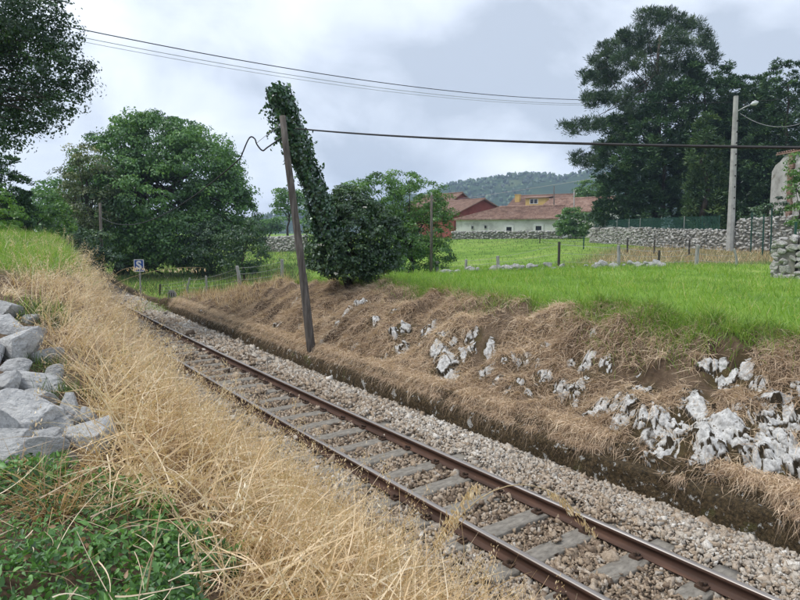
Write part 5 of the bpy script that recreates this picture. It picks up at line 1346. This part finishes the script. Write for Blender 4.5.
# ruined stone house at the right edge
A, B = gpt(768, 47), gpt(796, 44)
z0 = min(A[2], B[2]) - .3
ruin = empty('ruined_house', (A[0], A[1], z0), 'ruined whitewashed house with brick corner at the right edge', 'building', rz=math.atan2(B[1] - A[1], B[0] - A[0]))
L = float(np.linalg.norm((B - A)[:2])); zt = float(W(784, 152, 45)[2] - z0); zl = float(W(768, 165, 47)[2] - z0)
x2 = L * .62
mb = MB(); d = 4.5
front = [(0, 0), (x2, 0), (x2, zt), (x2 * .72, zt - .15), (x2 * .45, zt - .55), (x2 * .2, zl - .05), (0, zl - .5)]
mb.poly([(x, 0, z) for x, z in front]); mb.poly([(x, .4, z) for x, z in front][::-1])
for i in range(len(front)):
    p, q = front[i], front[(i + 1) % len(front)]; mb.poly([(p[0], 0, p[1]), (p[0], .4, p[1]), (q[0], .4, q[1]), (q[0], 0, q[1])][::-1])
mb.poly([(0, .4, 0), (0, d, 0), (0, d, zl - .9), (0, .4, zl - .5)]); mb.build('wall', M['grey_plaster'], ruin)
mb = MB(); 
for k_ in range(24): mb.box((x2 + .22 + random.uniform(-.05, .05), .15, zt * (k_ + .5) / 24), (.46 + random.uniform(-.1, .1), .5, zt / 24 * .93))
mb.build('brick_corner', M['brick'], ruin, kind='stuff')
mb = MB(); mb.box(((x2 + .45 + L * 1.6) / 2, .3, zt / 2 - .1), (L * 1.6 - x2 - .45, .45, zt - .2)); mb.build('side_wall', M['field_stone'], ruin)
mb = MB(); roof_skin(mb, (x2 * .3, -.15, zt + .02), (L * 1.7, -.15, zt + .05), (L * 1.7, 3.2, zt + .5), (x2 * .5, 3.2, zt + .5)); slab(mb, [(x2 * .3, -.15, zt + .02), (L * 1.7, -.15, zt + .05), (L * 1.7, 3.2, zt + .5), (x2 * .5, 3.2, zt + .5)]); mb.build('roof', M['tile'], ruin)
mb = MB(); mb.box((x2 * .42, -.004, zl * .34), (.75, .04, 1.5)); mb.build('door_opening', M['opening'], ruin)

# ================================================================== TREES AND SHRUBS
tree('oak_tree', 'dark oak branches hanging into the top left corner', gpt(-95, 18), px_lobes(18, [(0, 15, 52, 40, 0), (38, 30, 38, 36, .5), (58, 62, 27, 26, 0), (72, 92, 16, 14, .3), (62, 112, 14, 12, -.3), (48, 125, 15, 15, 0), (25, 105, 30, 26, .5), (10, 135, 18, 22, 0), (-45, 95, 62, 75, 1), (-50, 0, 70, 60, 1), (8, 75, 40, 40, 1.2)]), 'leaf_oak', trunk_r=.4, trunk_top=W(-40, 20, 18.5), seed=3, dens=9, clump_r=.34, per=56, leaf=.095, aspect=.55, flat=.8, shell=(.25, 1.0), inner=.12, limb_r=.22)
tree('broad_tree', 'big rounded dark green tree behind the track sign', gpt(118, 47), px_lobes(46, [(150, 150, 42, 33, 0), (112, 175, 38, 38, 1), (190, 165, 44, 36, 0), (216, 203, 34, 42, 0), (152, 196, 56, 46, -2), (92, 208, 30, 36, 1), (238, 222, 20, 28, 1), (122, 236, 46, 28, -1), (178, 236, 54, 30, -1), (165, 138, 36, 20, 2), (205, 180, 36, 34, 3)], .9), 'leaf_big', trunk_r=.55, trunk_top=W(150, 165, 46), seed=4, dens=2.7, clump_r=.78, per=84, leaf=.20, aspect=.62, shell=(.55, 1.0), inner=.6)
tree('chestnut_tree', 'olive tinted tree with pale catkins left of the big tree', gpt(84, 41), px_lobes(41, [(88, 162, 20, 17, 0), (74, 186, 17, 20, 0), (92, 212, 24, 24, 0), (76, 232, 20, 20, -1), (106, 188, 17, 18, .5)]), 'leaf_olive', trunk_r=.25, seed=5, dens=3.0, clump_r=.55, per=70, leaf=.17, aspect=.45, shell=(.4, 1), inner=.3)
for args in (('shrub', 'dark shrub under the right side of the big tree', 205, 43, [(205, 252, 34, 24, 0), (190, 240, 22, 18, 1), (222, 240, 24, 22, 0)]),
             ('shrub', 'dark shrub nearest the leaning fence post', 243, 40, [(243, 250, 24, 25, 0), (250, 236, 16, 18, .5)]),
             ('shrub', 'low dark shrub between the sign and the big trunk', 158, 45, [(160, 258, 30, 15, 0), (140, 262, 20, 11, .5)]),
             ('shrub', 'dark scrub above the left bank near the thin pole', 85, 34, [(85, 250, 30, 18, 0), (60, 240, 24, 20, .5), (108, 262, 16, 10, -.5)])):
    nm, lb, px_, D, it_ = args
    tree(nm, lb, gpt(px_, D), px_lobes(D, it_), 'leaf_dark', trunk_r=.08, cat='shrub', seed=px_, dens=4.2, clump_r=.45, per=70, leaf=.14, aspect=.6, inner=.45)
tree('thuja_tree', 'dark conical conifer at the left edge under the oak', gpt(8, 27), px_lobes(27, [(8, 172, 11, 16, 0), (9, 192, 18, 20, 0), (6, 215, 25, 24, 0), (6, 238, 28, 20, 0)]), 'cypress', trunk_r=.12, seed=9, dens=15, clump_r=.28, per=46, leaf=.15, aspect=.4, inner=.45, kind='spray')
tree('bright_bush', 'bright yellow green bush at the far left edge', gpt(-4, 22), px_lobes(22, [(0, 205, 16, 16, 0), (-8, 222, 24, 22, 0), (10, 220, 12, 12, -.4)]), 'leaf_bright', trunk_r=.06, cat='bush', seed=10, dens=8, clump_r=.25, per=36, leaf=.11, inner=.45)
tree('green_bush', 'mid green bush between the conifer and the big tree', gpt(40, 31), px_lobes(31, [(40, 208, 24, 16, 0), (34, 228, 30, 20, 0), (55, 222, 20, 18, .5)]), 'leaf_light', trunk_r=.08, cat='bush', seed=11, dens=5, clump_r=.4, per=40, leaf=.15, inner=.45)
tree('pale_tree', 'pale distant tree peeping over the bushes at left', gpt(48, 66), px_lobes(66, [(50, 193, 13, 12, 0), (42, 205, 14, 12, 0), (60, 205, 10, 12, 0)]), 'leaf_light', trunk_r=.15, seed=12, dens=2.2, clump_r=.8, per=36, leaf=.3, inner=.4)
tree('small_tree', 'small rounded tree far off left of the ivy pole', gpt(288, 82), px_lobes(82, [(288, 196, 13, 10, 0), (280, 205, 9, 9, 0), (296, 205, 11, 10, 0)]), 'leaf_light', trunk_r=.2, seed=13, dens=1.8, clump_r=.8, per=44, leaf=.3, inner=.4)
eb = gpt(352, 17.2)
elder = tree('elder_bush', 'dark dense bush with pale flower heads at the ivy pole foot', eb, px_lobes(17.2, [(326, 240, 20, 34, 0), (358, 232, 38, 34, 0), (384, 243, 22, 30, .2), (345, 256, 36, 24, -.3), (348, 205, 24, 18, .3), (318, 255, 14, 20, 0), (372, 262, 24, 18, -.2)]), 'leaf_dark', trunk_r=.07, cat='bush', seed=14, dens=46, clump_r=.2, per=44, leaf=.086, aspect=.55, inner=.62, wig=.05)
lob = px_lobes(17.2, [(358, 232, 40, 36, 0), (384, 243, 24, 32, .2), (345, 256, 38, 26, -.3)])
C, O = lobe_clumps(lob, 3.2, (.96, 1.04), .9)
k_ = 16; idx = np.repeat(np.arange(len(C)), k_); off = RNG.normal(0, .035, (len(idx), 3)) * np.array([1, 1, .35])
V, q, t = leaf_quads(C[idx] + off, unit(O[idx] + np.array([0, 0, .8])), RNG.uniform(.02, .04, len(idx)), .9, .05)
o = obj('flower_heads', mesh_np('flower_heads', V, q, M['flower'], {'tint': t}), elder, kind='stuff'); frame_root(o, eb)
tree('light_tree', 'light green leafy tree right of the dark bush', gpt(408, 33), px_lobes(33, [(382, 200, 28, 24, 0), (414, 204, 32, 26, 0), (396, 184, 26, 13, .5), (430, 232, 26, 20, -.5), (440, 214, 14, 18, 0), (356, 198, 18, 16, .5), (400, 232, 34, 22, 0), (412, 246, 30, 14, -.6), (385, 250, 22, 14, -.3), (405, 262, 34, 12, -.7), (435, 258, 20, 11, -.8)]), 'leaf_light', trunk_r=.18, seed=15, dens=5.5, clump_r=.4, per=66, leaf=.12, aspect=.5, shell=(.45, 1), inner=.5)
# pine
PB = gpt(652, 60)
PINE = [(652, 26, 20, 12), (672, 22, 14, 10), (690, 28, 16, 10), (632, 38, 18, 10), (706, 42, 10, 14), (612, 52, 16, 9), (645, 46, 22, 12), (676, 46, 20, 14), (598, 66, 14, 9), (628, 64, 20, 11), (660, 66, 20, 12), (690, 66, 18, 14), (713, 60, 9, 12), (588, 84, 12, 8), (608, 86, 20, 10), (636, 84, 14, 9), (670, 88, 22, 14), (698, 88, 16, 14), (597, 104, 18, 9), (620, 104, 18, 9), (573, 123, 14, 7), (592, 126, 16, 7), (612, 122, 18, 9), (632, 112, 16, 12), (650, 110, 16, 14), (583, 158, 16, 8), (604, 150, 14, 6), (620, 140, 14, 10), (600, 164, 12, 6)]
plob = px_lobes(60, [(a, b + random.uniform(-5, 5), c * .9, d_ * .9, random.uniform(-3.5, 3.5)) for a, b, c, d_ in PINE], .9)
tree('pine_tree', 'tall spreading pine with open branches above the conifers', PB, plob, 'needle', bark='bark_pine', trunk_r=.5, trunk_top=W(660, 35, 60), seed=17, wig=.3, dens=3.2, clump_r=.62, per=85, leaf=.34, aspect=.16, limb_n=1, limb_r=.3, flat=.9, shell=(.2, 1), inner=.05, kind='needle')
def cypress(label, px_, D, ytop, w_, mat, seed, ybase=222, leaf=.34, dens=2.5, nm='cypress_tree', lean=0):
    it_ = []; rr = random.Random(seed); n_ = 7
    for i in range(n_):
        s = (i + .4) / n_; y = ytop + (ybase - ytop) * s
        ww = w_ / 2 * min(1, .32 + 1.0 * s ** .7)
        it_.append((px_ + rr.uniform(-.12, .12) * w_ + lean * (1 - s), y, ww, (ybase - ytop) / n_ * 1.15, rr.uniform(-.6, .6)))
        it_.append((px_ + rr.choice((-1, 1)) * ww * .65, y + rr.uniform(-6, 6), ww * .5, (ybase - ytop) / n_ * .8, rr.uniform(-2, 1)))
    tree(nm, label, gpt(px_, D), px_lobes(D, it_), mat, trunk_r=.3, seed=seed, dens=dens, clump_r=.55, per=62, leaf=leaf, aspect=.26, flat=.8, inner=.66, kind='spray', limbs=False, group=None, trunk_top=W(px_, ytop + 8, D))
cypress('very dark narrow conifer beside the lower pine branches', 626, 58, 122, 54, 'cypress', 21)
cypress('broad dark conifer in front of the pine trunk', 662, 57, 98, 84, 'cypress', 22)
cypress('tall dark conifer behind the light sapling', 704, 58, 76, 86, 'cypress', 23)
cypress('dark conifer behind the street lamp', 744, 57, 92, 84, 'cypress', 24)
cypress('bushy green conifer at the right edge above the ruin', 788, 54, 76, 84, 'cypress', 25, leaf=.3)
cypress('far dark conifer filling the gap at right', 768, 62, 90, 76, 'cypress', 26)
cypress('far conifer filling the row behind the lamp', 728, 63, 84, 70, 'cypress', 41)
cypress('light green young conifer standing before the dark row', 705, 50, 126, 36, 'young', 27, ybase=226, nm='young_conifer')
tree('ivy_hedge', 'bright green ivy clump beside the ruined house', gpt(802, 30), px_lobes(30, [(802, 168, 13, 16, 0), (804, 192, 15, 20, 0), (803, 215, 14, 16, 0)]), 'leaf_light', trunk_r=.07, cat='hedge', seed=28, dens=8, clump_r=.25, per=40, leaf=.11, inner=.5)
tree('farm_bush', 'round yellow green bush at the barn corner', gpt(575, 77), px_lobes(77, [(572, 221, 14, 13, 0), (583, 224, 9, 11, -.5), (563, 227, 7, 9, 0), (574, 231, 14, 8, -.5)]), 'leaf_light', trunk_r=.15, cat='bush', seed=29, dens=4.0, clump_r=.5, per=60, leaf=.22, inner=.4, limbs=False)
tree('farm_tree', 'round light green tree behind the long farm roof', gpt(593, 108), px_lobes(108, [(593, 188, 14, 10, 0), (583, 193, 9, 7, 0), (603, 192, 8, 8, 0)]), 'leaf_light', trunk_r=.2, seed=30, dens=1.5, clump_r=.8, per=56, leaf=.34, inner=.45)
tree('dark_bush', 'dark bush between the farm bush and the stone wall', gpt(600, 70), px_lobes(70, [(599, 212, 13, 10, 0), (596, 224, 10, 12, 0), (608, 204, 8, 8, .5)]), 'leaf_dark', trunk_r=.12, cat='bush', seed=31, dens=2.4, clump_r=.6, per=50, leaf=.26, inner=.45)
tree('bramble', 'tangled scrub at the foot of the ruined house', gpt(758, 43), px_lobes(43, [(750, 214, 12, 7, 0), (766, 212, 14, 9, .5), (778, 206, 8, 8, 0)]), 'leaf_dark', trunk_r=.05, cat='shrub', seed=32, dens=4, clump_r=.35, per=40, leaf=.16, inner=.3)
# distant hedgerow masses closing the view behind the field
for px_, D, it_, lb, mt in ((325, 120, [(318, 222, 14, 7, 0), (335, 218, 16, 9, 0)], 'distant hedge clump behind the ivy pole', 'leaf_big'), (270, 130, [(262, 226, 16, 8, 0), (282, 224, 10, 6, 0)], 'distant hedge clump right of the big tree', 'leaf_big'), (232, 130, [(225, 225, 20, 12, 0), (200, 225, 18, 12, 0)], 'distant trees glimpsed behind the big tree', 'leaf_light'), (30, 110, [(20, 215, 25, 14, 0), (60, 220, 25, 12, 0), (95, 222, 20, 10, 0)], 'distant trees glimpsed behind the left bushes', 'leaf_big')):
    tree('distant_tree', lb, gpt(px_, D), px_lobes(D, it_), mt, trunk_r=.2, seed=px_, dens=.9, clump_r=1.2, per=50, leaf=.5, inner=.4)

# ================================================================== HAZE
mh, N, L_ = new_mat('haze')
ho = N.new('ShaderNodeOutputMaterial'); pv = N.new('ShaderNodeVolumePrincipled')
pv.inputs['Color'].default_value = (0.58, 0.74, 1.0, 1); pv.inputs['Density'].default_value = HAZE = 0.00045; pv.inputs['Anisotropy'].default_value = 0.1
L_.new(pv.outputs[0], ho.inputs['Volume'])
mb = MB(); mb.box((0, 0, 60), (2840, 2840, 128)); hzo = mb.build('haze', mh, kind='stuff')
